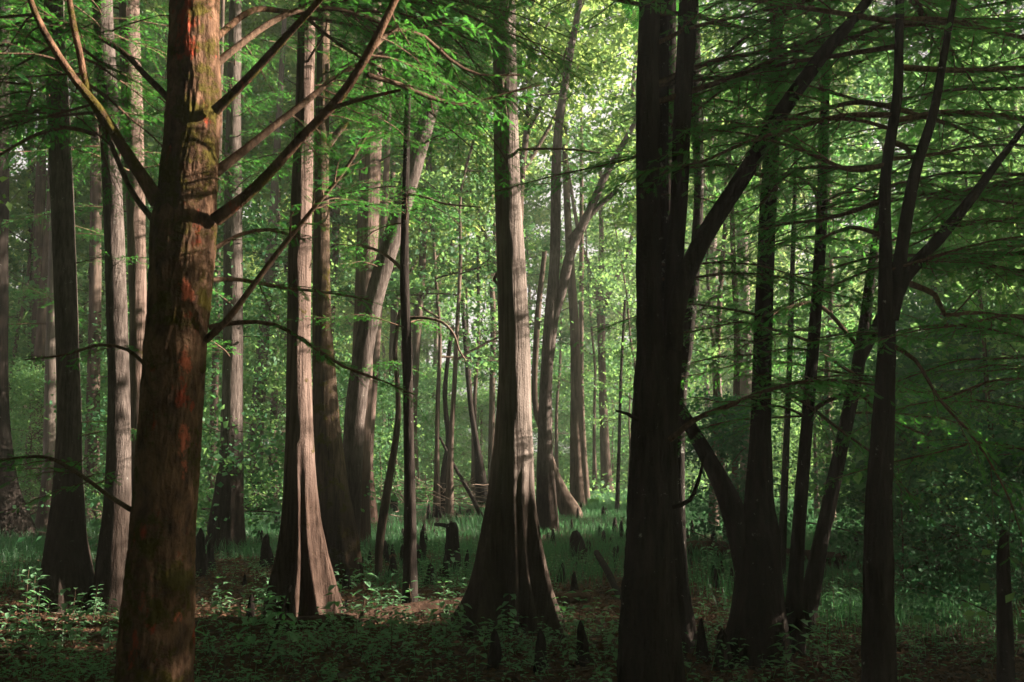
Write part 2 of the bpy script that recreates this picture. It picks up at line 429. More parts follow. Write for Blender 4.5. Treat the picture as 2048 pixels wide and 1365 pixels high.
def trunk_at(key, v):
    """local point on the trunk's axis seen at photograph row v"""
    T = TREES[key]; S = T['S']
    vs = np.array([to_pix(S[i, :3] + T['o'])[1] for i in range(len(S))])
    return S[int(np.argmin(abs(vs - v))), :3]

GC = 'big swamp trees in the foreground and middle distance'
px_tree('A', 'cypress_tree', 'thick mossy reddish trunk closest to the camera with spreading bare limbs', 'tree', 4.5,
        [(1365, 309, 153), (1100, 323, 130), (900, 338, 124), (700, 350, 119), (600, 360, 119), (450, 369, 122), (400, 374, 112), (200, 388, 104), (0, 390, 93)],
        'bark_mossy', seg=200, step=.016, crown=0, group=GC, lump=.055, top=9.5, rough=.035)
def paint_sun_flecks(mat, key, spots):
    """sun flecks painted as red patches into the reddish bark colour at given places (v, u, metres) of a trunk's camera side"""
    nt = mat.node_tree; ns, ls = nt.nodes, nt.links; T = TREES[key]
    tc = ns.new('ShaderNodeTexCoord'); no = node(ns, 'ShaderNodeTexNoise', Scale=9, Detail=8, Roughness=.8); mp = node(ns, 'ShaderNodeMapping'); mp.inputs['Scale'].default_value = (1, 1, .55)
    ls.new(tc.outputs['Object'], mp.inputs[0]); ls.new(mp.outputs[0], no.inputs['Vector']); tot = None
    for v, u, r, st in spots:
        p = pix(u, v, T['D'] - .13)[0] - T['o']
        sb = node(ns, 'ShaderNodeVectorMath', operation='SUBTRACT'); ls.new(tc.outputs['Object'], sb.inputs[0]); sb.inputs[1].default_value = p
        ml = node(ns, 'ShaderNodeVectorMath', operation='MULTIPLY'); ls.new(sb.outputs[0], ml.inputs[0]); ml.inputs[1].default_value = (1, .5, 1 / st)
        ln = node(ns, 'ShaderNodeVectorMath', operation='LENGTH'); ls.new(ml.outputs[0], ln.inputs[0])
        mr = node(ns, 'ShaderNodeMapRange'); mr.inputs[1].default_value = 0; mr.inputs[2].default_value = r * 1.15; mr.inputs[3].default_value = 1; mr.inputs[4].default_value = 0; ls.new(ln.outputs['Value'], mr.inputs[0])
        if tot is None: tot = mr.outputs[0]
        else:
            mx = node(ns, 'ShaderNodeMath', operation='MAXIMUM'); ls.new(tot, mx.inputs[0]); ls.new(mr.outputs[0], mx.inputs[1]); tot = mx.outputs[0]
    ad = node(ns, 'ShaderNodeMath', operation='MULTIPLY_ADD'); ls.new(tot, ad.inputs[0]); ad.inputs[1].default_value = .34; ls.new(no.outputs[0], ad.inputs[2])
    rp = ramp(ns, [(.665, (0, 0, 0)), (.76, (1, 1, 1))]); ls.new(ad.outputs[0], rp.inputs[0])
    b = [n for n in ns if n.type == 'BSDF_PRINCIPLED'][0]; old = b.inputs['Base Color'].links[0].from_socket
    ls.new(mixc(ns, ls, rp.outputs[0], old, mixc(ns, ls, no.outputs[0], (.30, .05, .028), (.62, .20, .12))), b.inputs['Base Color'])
paint_sun_flecks(M['bark_mossy'], 'A', [(722, 366, .055, 1.6), (785, 395, .05, 1.8), (875, 368, .07, 1.5), (955, 382, .07, 2.0), (1060, 380, .05, 2.0), (1235, 360, .045, 1.6), (1285, 358, .02, 1.5), (585, 372, .04, 2.0), (480, 418, .05, 1.2), (600, 405, .03, 1.5)])  # red sun flecks put into the bark colour of the mossy trunk
px_tree('P', 'cypress_tree', 'tall pale cypress in the centre with a wide fluted base', 'tree', 8.85,
        [(1262, 1022, 176), (1200, 1021, 146), (1100, 1020, 114), (1000, 1022, 90), (900, 1026, 78), (800, 1028, 68), (700, 1029, 62), (600, 1025, 60), (400, 1016, 53), (200, 1011, 48), (0, 1008, 45)],
        'bark_pale', flute=.7, nr=12, zf=1.9, seg=144, step=.03, crown=1, group=GC, lump=.03, top=11)
px_tree('I', 'cypress_tree', 'pinkish sunlit cypress with buttressed dark base left of the centre', 'tree', 9.3,
        [(1240, 607, 146), (1150, 605, 112), (1050, 602, 78), (900, 600, 58), (700, 598, 48), (500, 600, 45), (250, 608, 37), (100, 612, 35), (0, 614, 33)],
        'bark_pink', flute=.55, nr=10, zf=1.7, seg=112, step=.035, crown=0, group=GC, lump=.045, top=11)
px_tree('J', 'cypress_tree', 'olive mossy trunk just behind the pinkish cypress', 'tree', 12.4,
        [(1158, 682, 84), (1080, 676, 76), (1000, 668, 66), (850, 653, 55), (700, 646, 42), (600, 643, 36), (300, 644, 28), (150, 646, 26)],
        'bark_olive', flute=.22, nr=9, zf=1.6, seg=72, step=.05, crown=1, group=GC, top=12,
        limbs=[[(300, 650, 16), (270, 672, 14), (235, 700, 12), (190, 722, 10), (100, 745, 8)]])
px_tree('C', 'cypress_tree', 'dark straight trunk with flared base near the left edge', 'tree', 10.3,
        [(1212, 135, 120), (1100, 133, 82), (1000, 136, 60), (900, 137, 50), (800, 138, 45), (500, 128, 43), (180, 115, 42), (40, 108, 38)],
        'bark_grey', flute=.1, nr=8, zf=1.4, seg=64, step=.05, crown=0, group=GC, top=11)
px_tree('D', 'hardwood_tree', 'tall rough trunk half sunlit, second to the left of the mossy trunk', 'tree', 10.25,
        [(1240, 228, 92), (1100, 230, 66), (1000, 235, 52), (850, 238, 44), (700, 236, 41), (400, 226, 38), (150, 213, 38), (0, 205, 38)],
        'bark_grey', flute=.12, nr=7, zf=1.2, seg=56, step=.05, crown=1, group=GC, top=11)
px_tree('E', 'hardwood_tree', 'pale shaggy trunk seen between the half sunlit trunk and the mossy trunk', 'tree', 13,
        [(1146, 285, 70), (1000, 283, 44), (800, 278, 36), (600, 276, 34), (400, 271, 36), (200, 264, 40), (0, 258, 38)],
        'bark_pink', flute=.1, nr=7, zf=1.4, seg=48, step=.06, crown=0, group=GC, top=12)
px_tree('H', 'cypress_tree', 'grey fluted cypress standing just right of the mossy trunk', 'tree', 15.8,
        [(1102, 452, 78), (1040, 455, 66), (950, 461, 52), (850, 464, 43), (700, 466, 39), (420, 466, 36), (200, 468, 28), (60, 470, 25)],
        'bark_grey', flute=.25, nr=9, zf=1.9, seg=72, step=.06, crown=1, group=GC, top=13)
px_tree('K', 'hardwood_tree', 'tall rough trunk with sunlit right side crossing behind a leaning trunk', 'tree', 16.5,
        [(1120, 716, 60), (1000, 716, 48), (800, 722, 42), (560, 731, 41), (400, 738, 43), (200, 745, 40), (60, 745, 38), (0, 745, 36)],
        'bark_pink', flute=.08, nr=7, zf=1.4, seg=48, step=.06, crown=0, group=GC, top=13)
px_tree('L', 'leaning_tree', 'grey trunk leaning to the right behind the mossy olive trunk', 'tree', 13.7,
        [(1130, 698, 44), (1000, 702, 40), (800, 713, 42), (640, 739, 38), (540, 765, 38), (400, 808, 38), (270, 845, 34), (160, 880, 26)],
        'bark_grey', seg=40, step=.08, group=GC, top=0)
px_tree('M', 'slender_tree', 'slender dark pole of a tree left of the central cypress', 'tree', 9.7,
        [(1228, 820, 34), (1100, 820, 26), (1000, 820, 23), (850, 817, 20), (700, 814, 20), (560, 809, 19), (400, 811, 15), (180, 816, 12), (60, 819, 9)],
        'bark_dark', seg=24, step=.05, group=GC, top=0, lump=.1)
px_tree('O', 'slender_tree', 'thin crooked sapling trunk leaning right, left of the dark pole', 'tree', 12.6,
        [(1150, 757, 14), (1080, 760, 17), (960, 778, 15), (850, 795, 12), (770, 795, 10), (700, 790, 9), (620, 800, 7)],
        'bark_far', seg=16, step=.06, group=GC, top=0, lump=.12)
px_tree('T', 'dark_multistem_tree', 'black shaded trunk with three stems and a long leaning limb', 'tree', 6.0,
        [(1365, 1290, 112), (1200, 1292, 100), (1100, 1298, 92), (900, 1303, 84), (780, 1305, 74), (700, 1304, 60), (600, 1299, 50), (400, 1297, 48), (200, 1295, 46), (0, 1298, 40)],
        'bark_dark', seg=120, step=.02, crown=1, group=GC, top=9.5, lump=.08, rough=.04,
        limbs=[[(1000, 1325, 56), (860, 1330, 52), (760, 1338, 48), (620, 1347, 42), (500, 1350, 38), (400, 1358, 36), (200, 1366, 36), (0, 1378, 38), (-250, 1390, 26)],
               [(700, 1345, 34, 5.95), (600, 1358, 36, 5.9), (490, 1400, 36, 5.85), (350, 1488, 34, 5.8), (220, 1566, 31, 5.7), (110, 1645, 27, 5.6), (40, 1705, 22, 5.5), (-60, 1780, 14, 5.4)]])
px_limb('T', [(1000, 1312, 40, 6.12), (760, 1322, 36, 6.12), (500, 1321, 34, 6.12), (250, 1322, 30, 6.12), (0, 1326, 26, 6.12), (-250, 1332, 18, 6.12)], 'limb', 'bark_spot')
px_limb('T', [(1400, 1345, 60, 6.1), (1200, 1338, 34, 6.05), (1050, 1332, 26, 6.0)], 'buttress')
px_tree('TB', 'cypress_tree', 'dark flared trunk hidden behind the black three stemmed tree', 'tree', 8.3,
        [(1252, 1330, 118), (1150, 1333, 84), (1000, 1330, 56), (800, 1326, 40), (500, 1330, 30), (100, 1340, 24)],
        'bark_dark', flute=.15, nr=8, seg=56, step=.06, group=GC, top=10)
px_tree('U', 'slender_tree', 'thin trunk bowing up along the right of the black three stemmed tree', 'tree', 9.2,
        [(1240, 1362, 34), (1000, 1358, 24), (800, 1362, 22), (680, 1376, 22), (500, 1392, 21), (350, 1398, 20), (150, 1388, 28), (0, 1384, 26)],
        'bark_spot', seg=24, step=.06, group=GC, top=9)
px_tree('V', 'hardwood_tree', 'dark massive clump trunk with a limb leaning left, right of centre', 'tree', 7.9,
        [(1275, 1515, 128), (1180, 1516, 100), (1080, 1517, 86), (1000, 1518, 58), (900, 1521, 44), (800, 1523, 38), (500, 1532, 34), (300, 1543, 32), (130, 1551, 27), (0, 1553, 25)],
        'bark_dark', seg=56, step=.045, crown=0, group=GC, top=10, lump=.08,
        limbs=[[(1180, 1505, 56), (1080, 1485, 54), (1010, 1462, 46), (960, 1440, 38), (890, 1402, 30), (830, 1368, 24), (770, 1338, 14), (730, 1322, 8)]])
px_tree('V3', 'slender_tree', 'straight dark stem rising beside the massive clump trunk', 'tree', 8.0,
        [(1258, 1588, 46), (1150, 1592, 30), (1000, 1602, 27), (800, 1618, 24), (500, 1640, 22), (300, 1647, 20), (130, 1652, 16), (0, 1655, 12)],
        'bark_dark', seg=24, step=.06, group=GC, top=9, lump=.08)
px_tree('V4', 'slender_tree', 'dark stem leaning right, between the clump trunk and the right fork', 'tree', 8.75,
        [(1215, 1616, 40), (1100, 1638, 31), (1000, 1660, 29), (850, 1692, 27), (700, 1722, 26), (580, 1738, 20), (480, 1752, 17), (360, 1768, 14), (200, 1790, 10)],
        'bark_dark', seg=24, step=.06, group=GC, top=0, lump=.08,
        limbs=[[(720, 1722, 20), (670, 1745, 20), (620, 1765, 16)]])
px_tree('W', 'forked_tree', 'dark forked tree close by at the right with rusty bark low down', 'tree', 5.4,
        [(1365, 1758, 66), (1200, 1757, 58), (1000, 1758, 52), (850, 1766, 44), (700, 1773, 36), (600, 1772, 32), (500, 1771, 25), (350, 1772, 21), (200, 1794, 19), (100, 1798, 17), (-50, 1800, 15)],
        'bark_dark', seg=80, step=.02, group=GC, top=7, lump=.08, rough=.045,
        limbs=[[(640, 1784, 26), (560, 1796, 30), (500, 1803, 26), (350, 1829, 22), (230, 1866, 18), (100, 1890, 14), (-60, 1920, 9)],
               [(620, 1790, 22), (560, 1806, 28), (480, 1876, 24), (390, 1948, 20), (340, 1984, 16), (280, 2030, 12), (200, 2090, 8)]])
px_tree('X', 'hardwood_tree', 'pale trunk with flared base in the shady scrub at the right', 'tree', 17,
        [(1085, 1890, 66), (1000, 1880, 50), (900, 1862, 42), (700, 1872, 32), (600, 1876, 31), (480, 1886, 27), (300, 1898, 22), (100, 1908, 18)],
        'bark_grey', seg=32, step=.1, group=GC, top=13)
px_tree('X2', 'leaning_tree', 'dark leaning trunk beside the pale trunk in the right scrub', 'tree', 18.5,
        [(1070, 1870, 26), (700, 1890, 30), (560, 1908, 34), (460, 1940, 34), (360, 1966, 28), (200, 2000, 20)], 'bark_dark', seg=24, step=.1, group=GC, top=0)
px_tree('Y', 'snag', 'short dark broken snag at the right edge of the floor', 'snag', 6.2,
        [(1365, 2012, 34), (1200, 2008, 26), (1120, 2006, 24), (1060, 2009, 14)], 'bark_dark', seg=20, step=.05, top=0, lump=.15, part='trunk')
px_tree('Z', 'hardwood_tree', 'grey trunk cut by the right edge of the view', 'tree', 17,
        [(1080, 2040, 44), (900, 2040, 30), (700, 2038, 24), (400, 2028, 22), (200, 2024, 18)], 'bark_grey', seg=24, step=.12, top=13, group=GC)
px_tree('B', 'cypress_tree', 'flared mossy trunk cut by the left edge of the view', 'tree', 18,
        [(1078, 8, 118), (1020, 6, 84), (950, 0, 60), (850, -6, 48), (700, -8, 44), (500, -6, 42), (350, -4, 40)], 'bark_dark', flute=.15, seg=48, step=.08, top=13, group=GC)
px_tree('F', 'hardwood_tree', 'slim sunlit trunk between the two leftmost flared trunks', 'tree', 19.5,
        [(1055, 94, 46), (980, 97, 30), (900, 99, 24), (800, 100, 22), (650, 104, 21), (560, 106, 20), (400, 110, 18)], 'bark_pale', seg=28, step=.1, top=13, group=GC)
px_tree('G', 'hardwood_tree', 'dim grey trunk in the shade left of the slim sunlit trunk', 'tree', 27,
        [(1015, 66, 40), (900, 70, 28), (640, 76, 22), (400, 80, 20)], 'bark_far', seg=20, step=.15, top=15, group=GC)
px_tree('Q', 'forked_tree', 'grey forked trunk right behind the central cypress', 'tree', 19.5,
        [(1063, 1094, 50), (1000, 1092, 42), (900, 1090, 32), (800, 1091, 26), (700, 1096, 24), (620, 1102, 24), (500, 1110, 21), (300, 1114, 19), (180, 1128, 15), (0, 1160, 11)],
        'bark_grey', seg=32, step=.08, top=13, group=GC, flute=.12,
        limbs=[[(720, 1098, 20), (640, 1108, 20), (580, 1124, 20), (500, 1143, 20), (420, 1180, 17), (350, 1212, 14), (260, 1262, 10), (150, 1320, 6)],
               [(480, 1140, 14), (420, 1190, 12), (380, 1235, 10)]])
px_tree('QL', 'leaning_tree', 'short dark leaning butt beside the grey forked trunk', 'tree', 24,
        [(1015, 1136, 40), (985, 1122, 30), (940, 1106, 20), (880, 1090, 14), (800, 1070, 12), (640, 1075, 12), (500, 1090, 9)], 'bark_far', seg=20, step=.12, top=0, group=GC)
px_tree('RR', 'hardwood_tree', 'dark trunk with skirted base on the grass right of the forked trunk', 'tree', 29,
        [(1006, 1157, 36), (960, 1154, 30), (900, 1152, 24), (700, 1151, 20), (560, 1143, 17), (430, 1135, 14)], 'bark_far', seg=20, step=.15, top=16, group=GC)
px_tree('R2', 'slender_tree', 'thin sunlit stem beside the skirted trunk on the grass', 'tree', 34, [(985, 1172, 16), (800, 1163, 11), (500, 1163, 9), (300, 1163, 7)], 'bark_far', seg=14, step=.25, top=14, group=GC)
px_tree('S', 'forked_tree', 'far trunk with a lit split base that forks like a wineglass', 'tree', 38,
        [(984, 1216, 32), (940, 1212, 22), (800, 1206, 16), (700, 1203, 15), (610, 1200, 17), (540, 1180, 10), (470, 1158, 8), (300, 1130, 6)], 'bark_far', seg=20, step=.2, top=16, group=GC,
        limbs=[[(640, 1201, 12), (600, 1212, 11), (540, 1240, 9), (480, 1262, 7), (300, 1290, 5)], [(610, 1200, 12), (500, 1203, 10), (300, 1200, 7)]])
px_tree('H2', 'leaning_tree', 'pale distant trunk leaning right, seen beside the grey fluted cypress', 'tree', 25,
        [(1023, 508, 44), (950, 509, 34), (850, 513, 29), (760, 520, 26), (640, 530, 22), (450, 545, 18)], 'bark_grey', seg=24, step=.12, top=13, group=GC)
px_tree('H3', 'hardwood_tree', 'slim far trunk with lit edge left of the pinkish cypress', 'tree', 31, [(1000, 548, 30), (950, 545, 19), (780, 549, 14), (600, 552, 12)], 'bark_far', seg=16, step=.2, top=14, group=GC)
px_tree('H4', 'hardwood_tree', 'narrow far trunk hugging the left of the grey fluted cypress', 'tree', 21, [(1048, 424, 26), (900, 426, 17), (680, 432, 14), (400, 436, 12)], 'bark_far', seg=16, step=.15, top=13, group=GC)
px_tree('N1', 'hardwood_tree', 'pale double far trunk lit yellow between the pole and the central cypress', 'tree', 44, [(966, 869, 20), (900, 869, 13), (700, 872, 11), (520, 880, 10), (400, 884, 9)], 'bark_pale', seg=14, step=.3, top=16, group=GC)
px_tree('N2', 'slender_tree', 'dark bent stem on the grass left of the central cypress', 'tree', 26, [(1020, 884, 13), (950, 887, 13), (880, 896, 10), (780, 890, 9), (650, 905, 7)], 'bark_dark', seg=12, step=.15, top=0, group=GC, lump=.12)
px_tree('N3', 'leaning_tree', 'dark stub trunk leaning left just behind the central cypress', 'tree', 27, [(1012, 965, 26), (960, 962, 24), (900, 955, 14), (800, 940, 10), (600, 925, 9)], 'bark_dark', seg=14, step=.15, top=0, group=GC)
px_tree('N4', 'hardwood_tree', 'thin straight trunk half hidden behind the left side of the central cypress', 'tree', 33, [(990, 982, 16), (800, 984, 12), (620, 986, 11), (500, 975, 10), (400, 950, 9), (300, 925, 7)], 'bark_far', seg=14, step=.2, top=0, group=GC,
        limbs=[[(560, 985, 9), (480, 990, 8), (300, 975, 6)], [(520, 980, 9), (420, 930, 7), (360, 900, 5)]])
px_tree('N5', 'hardwood_tree', 'reddish flared trunk low behind the leaning grey trunk', 'tree', 21, [(1048, 740, 36), (980, 738, 24), (900, 738, 18), (700, 752, 16), (400, 770, 13)], 'bark_pink', seg=20, step=.15, top=13, group=GC, flute=.12)
px_tree('b1', 'hardwood_tree', 'lit trunk seen between the black three stemmed tree and the clump trunk', 'tree', 30, [(1005, 1440, 28), (900, 1438, 20), (700, 1432, 17), (450, 1425, 15), (200, 1420, 11)], 'bark_pale', seg=18, step=.2, top=15, group=GC)
px_tree('b2', 'hardwood_tree', 'broader lit trunk hugging the left side of the clump trunk', 'tree', 26, [(1020, 1500, 40), (900, 1494, 30), (600, 1488, 24), (350, 1480, 20), (200, 1476, 16)], 'bark_pale', seg=20, step=.2, top=15, group=GC)
px_tree('b3', 'slender_tree', 'thin knobbly stem left of the clump trunk', 'tree', 18, [(1075, 1474, 18), (900, 1470, 13), (700, 1474, 12), (500, 1466, 10), (430, 1464, 9), (300, 1458, 7)], 'bark_far', seg=14, step=.12, top=0, group=GC, lump=.15)
px_tree('b4', 'slender_tree', 'straight thin dark stem just right of the clump trunk', 'tree', 12.5, [(1155, 1562, 18), (900, 1572, 13), (700, 1580, 11), (500, 1586, 9), (300, 1592, 7)], 'bark_dark', seg=14, step=.1, top=0, group=GC)
px_tree('b5', 'hardwood_tree', 'mid distance trunk behind the straight dark stem at the right', 'tree', 27, [(1015, 1650, 36), (800, 1652, 28), (600, 1655, 26), (400, 1652, 22), (200, 1650, 16)], 'bark_far', seg=20, step=.2, top=15, group=GC)
px_tree('b6', 'slender_tree', 'very thin sapling on the grass left of the black three stemmed tree', 'tree', 26, [(1022, 1234, 10), (900, 1238, 7), (750, 1242, 6), (600, 1250, 5)], 'bark_dark', seg=10, step=.2, top=0, group=GC)
px_tree('b7', 'hardwood_tree', 'dim trunk behind the half sunlit trunk at the left', 'tree', 22, [(1040, 180, 44), (900, 184, 28), (600, 190, 24), (300, 192, 20)], 'bark_far', seg=20, step=.2, top=14, group=GC)

# ------------------------------------------------------------------ limbs and leafy branches of the near trees
for n, b in enumerate([
    # mossy trunk, left side
    [(405, 318, 40, 4.42), (350, 283, 30, 4.4), (290, 243, 26, 4.38), (230, 206, 23, 4.35), (160, 150, 20, 4.3), (90, 104, 17, 4.28), (30, 72, 15, 4.26), (-60, 40, 12, 4.2)],
    # right side: three long limbs rising to the right
    [(440, 432, 34, 4.45), (395, 490, 27, 4.4), (345, 540, 25, 4.35), (280, 598, 23, 4.3), (190, 682, 22, 4.2), (90, 745, 20, 4.1), (0, 790, 17, 4.05), (-80, 830, 13, 4.0)],
    [(222, 432, 26, 4.4), (185, 470, 21, 4.35), (130, 522, 19, 4.3), (60, 585, 17, 4.2), (0, 640, 14, 4.1), (-60, 690, 10, 4.0)],
    ]): px_limb('A', [(p[0], p[1], p[2] * .82, p[3]) for p in b], 'limb', 'bark_mossy', lump=.16)
px_limb('A', [(262, 222, 18, 4.37), (200, 182, 15, 4.36), (110, 160, 13, 4.34), (40, 145, 12, 4.33), (-60, 130, 9, 4.3)], 'limb', 'bark_mossy', lump=.08)
AB = [
    ([(345, 432, 22, 4.55), (300, 490, 17, 4.6), (255, 545, 15, 4.65), (205, 610, 13, 4.7), (150, 680, 11, 4.8), (110, 760, 9, 4.9), (80, 850, 7, 5.0)], .45),
    ([(130, 430, 18, 4.55), (90, 480, 14, 4.6), (50, 535, 13, 4.7), (20, 600, 11, 4.8), (20, 680, 8, 4.9), (60, 800, 6, 5.0)], .4),
    ([(680, 412, 16, 4.5), (640, 455, 13, 4.45), (580, 500, 12, 4.42), (500, 560, 11, 4.4), (420, 625, 9, 4.35), (340, 690, 7, 4.3), (260, 740, 5, 4.3)], .55),
    ([(655, 418, 12, 4.6), (645, 480, 9, 4.6), (650, 550, 8, 4.6), (690, 620, 7, 4.6), (735, 690, 6, 4.6), (760, 760, 4, 4.6), (790, 830, 3, 4.6)], .3),
    ([(150, 735, 12, 4.2), (170, 800, 10, 4.3), (195, 860, 9, 4.4), (210, 930, 7, 4.5), (190, 1000, 5, 4.6), (170, 1080, 4, 4.7)], .15),
    ([(100, 742, 12, 4.15), (60, 790, 9, 4.3), (75, 850, 8, 4.4), (120, 900, 7, 4.5), (150, 960, 5, 4.6), (150, 1040, 4, 4.7)], .15),
    ([(225, 640, 10, 4.25), (208, 690, 9, 4.2), (190, 760, 7, 4.15), (181, 800, 6, 4.1)], None),
    ([(455, 318, 13, 4.5), (380, 262, 11, 4.55), (250, 205, 9, 4.6), (150, 150, 7, 4.7), (90, 90, 6, 4.75), (60, 20, 4, 4.8)], .3),
    ([(270, 192, 9, 4.5), (255, 130, 8, 4.5), (275, 60, 7, 4.5), (310, 0, 5, 4.5), (330, -60, 3, 4.5)], .1),
    ([(200, 340, 15, 4.55), (150, 290, 12, 4.6), (100, 240, 10, 4.7), (60, 160, 8, 4.8), (40, 80, 6, 4.9), (60, -20, 4, 5)], .3),
    ([(730, 290, 8, 4.55), (700, 255, 7, 4.6), (690, 200, 6, 4.65), (710, 130, 5, 4.7), (720, 50, 3, 4.75)], .2),
    ([(1020, 262, 11, 4.6), (990, 215, 9, 4.9), (950, 160, 8, 5.2), (915, 90, 7, 5.5), (920, 0, 5, 5.8)], .35),
    ([(500, 425, 10, 4.6), (470, 480, 8, 4.7), (460, 540, 7, 4.8), (480, 610, 5, 4.9)], .2),
    ([(560, 420, 10, 4.6), (560, 480, 8, 4.8), (575, 560, 7, 5.0), (585, 650, 5, 5.2), (600, 740, 4, 5.4)], .25),
]
for n, (b, st) in enumerate(AB):
    px_branch('A', b, 100 + n, dens=1.0, start=st or .3, sub=.46, spray=.062, leafy=st is not None, mat='bark_mossy' if st is None else None)
# other leafy or dead branches drawn in the photograph
px_branch('M', [(552, 812, 8), (530, 795, 7), (508, 768, 6), (494, 735, 5), (490, 712, 3)], 1, leafy=False)
px_branch('M', [(636, 818, 7), (636, 850, 6), (645, 885, 5.5), (670, 908, 5), (700, 918, 4), (722, 932, 3)], 2, leafy=False)
px_branch('M', [(388, 812, 6, 9.7), (395, 850, 5, 9.6), (408, 890, 4, 9.5), (415, 960, 3, 9.4)], 3, leafy=False)
px_branch('P', [(545, 996, 8), (560, 988, 7), (575, 1000, 6), (582, 1010, 5)], 4, leafy=False)
px_branch('P', [(150, 1012, 10, 8.7), (165, 1004, 8, 8.65), (200, 1008, 7, 8.64), (240, 1014, 5, 8.66)], 5, leafy=False)
px_branch('P', [(300, 1035, 6, 8.8), (298, 1090, 5, 8.7), (300, 1150, 4, 8.6), (306, 1200, 3, 8.6)], 6, leafy=False)
px_branch('T', [(880, 1340, 12, 5.8), (840, 1390, 11, 5.7), (815, 1450, 10, 5.6), (780, 1540, 8, 5.5), (760, 1640, 6, 5.4), (770, 1750, 4, 5.3)], 7, sub=.45, start=.25)
px_branch('T', [(1015, 1345, 10, 5.9), (1000, 1380, 9, 5.85), (950, 1400, 7, 5.8), (900, 1410, 5, 5.7)], 8, leafy=False, mat='bark_dark')
px_branch('T', [(840, 1275, 9, 5.9), (828, 1255, 7, 5.85), (822, 1232, 4, 5.8)], 9, leafy=False, mat='bark_dark')
px_branch('W', [(560, 1800, 14, 5.4), (590, 1870, 11, 5.4), (630, 1890, 9, 5.3), (625, 1940, 7, 5.3), (630, 2000, 5, 5.3), (640, 2060, 3, 5.3)], 10, sub=.4, start=.4)
px_branch('W', [(690, 1780, 11, 5.4), (720, 1830, 8, 5.3), (800, 1880, 6, 5.2), (880, 1950, 5, 5.1), (980, 2010, 4, 5.0), (1060, 2040, 3, 5.0)], 11, sub=.5, start=.3)
px_branch('W', [(400, 1765, 12, 5.5), (425, 1700, 9, 5.7), (440, 1640, 7, 5.9), (450, 1560, 5, 6.1), (470, 1490, 3, 6.3)], 12, sub=.6, start=.2)
px_branch('W', [(470, 1762, 10, 5.4), (455, 1700, 8, 5.5), (480, 1640, 6, 5.6)], 13, sub=.4, start=.3)
px_branch('W', [(330, 1770, 12, 5.4), (340, 1700, 9, 5.4), (300, 1600, 7, 5.5), (270, 1500, 5, 5.6), (260, 1420, 3, 5.6)], 14, sub=.7, start=.2)
px_branch('V4', [(700, 1722, 9), (612, 1640, 8, 8.6), (618, 1570, 6, 8.5), (640, 1530, 4, 8.4)], 15, sub=.4, start=.5)
px_branch('V3', [(830, 1615, 10), (800, 1660, 9, 7.9), (790, 1720, 7, 7.8), (830, 1760, 5, 7.7), (870, 1850, 4, 7.6)], 16, sub=.6, start=.2)
px_branch('V', [(760, 1530, 9), (800, 1600, 8, 7.8), (860, 1680, 6, 7.6), (920, 1760, 4, 7.5), (1000, 1830, 3, 7.4)], 17, sub=.55, start=.3)
px_branch('N1', [(330, 850, 9), (380, 862, 10), (440, 858, 11), (500, 842, 12), (540, 832, 11), (590, 838, 11), (630, 848, 9)], 18, leafy=False, mat='bark_dark')

# boughs hung on trunks: (key, row, azimuth, tilt, scale)
rng = np.random.default_rng(77)
def hang(key, n, v0, v1, az0, az1, s0, s1, tilt=(-8, 18)):
    for k in range(n):
        v = rng.uniform(v0, v1)
        add_bough(TREES[key]['root'], trunk_at(key, v), rng.uniform(az0, az1), rng.uniform(*tilt), rng.uniform(s0, s1), int(rng.integers(5)), rng.uniform(-12, 12))
hang('W', 12, -160, 330, 5, 70, .7, 1.15)
hang('W', 12, -160, 340, 100, 172, .7, 1.1)
hang('W', 5, 350, 600, -20, 60, .45, .75)
hang('T', 8, -260, 220, -10, 60, .8, 1.2)
hang('T', 4, -260, 120, 120, 190, .7, 1.0)
hang('T', 6, 150, 620, 0, 60, .4, .7)
hang('V', 9, -140, 350, 190, 345, .7, 1.1)
hang('V', 7, 350, 800, 190, 345, .4, .75)
hang('V3', 14, -60, 500, 185, 350, .6, 1.0)
hang('V3', 9, 500, 900, 185, 350, .4, .8)
hang('V4', 10, 250, 850, -60, 240, .5, .9)
hang('P', 6, -200, 150, 100, 300, .6, .9)
hang('P', 2, -200, 60, -100, -60, .6, .9)
hang('D', 5, -160, 150, 0, 360, .6, .9)
hang('C', 9, -200, 330, 0, 360, .7, 1.0)
hang('C', 4, 330, 900, 0, 360, .35, .6)
hang('J', 6, 100, 500, -60, 120, .5, .9)
hang('I', 5, -150, 200, 0, 360, .5, .9)
hang('K', 6, -100, 400, 0, 360, .6, 1.0)
hang('H', 10, 50, 800, 0, 360, .5, 1.0)
hang('L', 5, 250, 700, 0, 360, .5, .9)
hang('M', 6, 200, 800, 0, 360, .35, .7)
hang('U', 5, 0, 500, -40, 60, .4, .7)
hang('E', 5, 0, 500, 60, 240, .5, .9)
def along(key, pts, n, az, tilt, s0, s1, t0=.25):
    """boughs set along a limb given in pixels"""
    S = spline([[*(pix(p[1], p[0], p[3])[0] - TREES[key]['o']), 1] for p in pts], .04)
    for k in range(n):
        p = S[int((t0 + (1 - t0) * rng.uniform()) * (len(S) - 1)), :3]
        add_bough(TREES[key]['root'], p, rng.uniform(*az), rng.uniform(*tilt), rng.uniform(s0, s1), k, rng.uniform(-12, 12))
for pts, n in (([(-40, 425, 17, 4.55), (-70, 560, 14, 5.0), (-75, 700, 11, 5.4), (-40, 800, 8, 5.8), (0, 890, 5, 6.1)], 13), ([(75, 432, 15, 4.6), (20, 510, 12, 5.0), (25, 600, 10, 5.4), (5, 690, 8, 5.9), (40, 780, 6, 6.3), (60, 840, 4, 6.7)], 13)):
    px_limb('A', pts, 'limb', 'bark_mossy', lump=.1); along('A', pts, n, (-40, 80), (-22, 4), .4, .72)
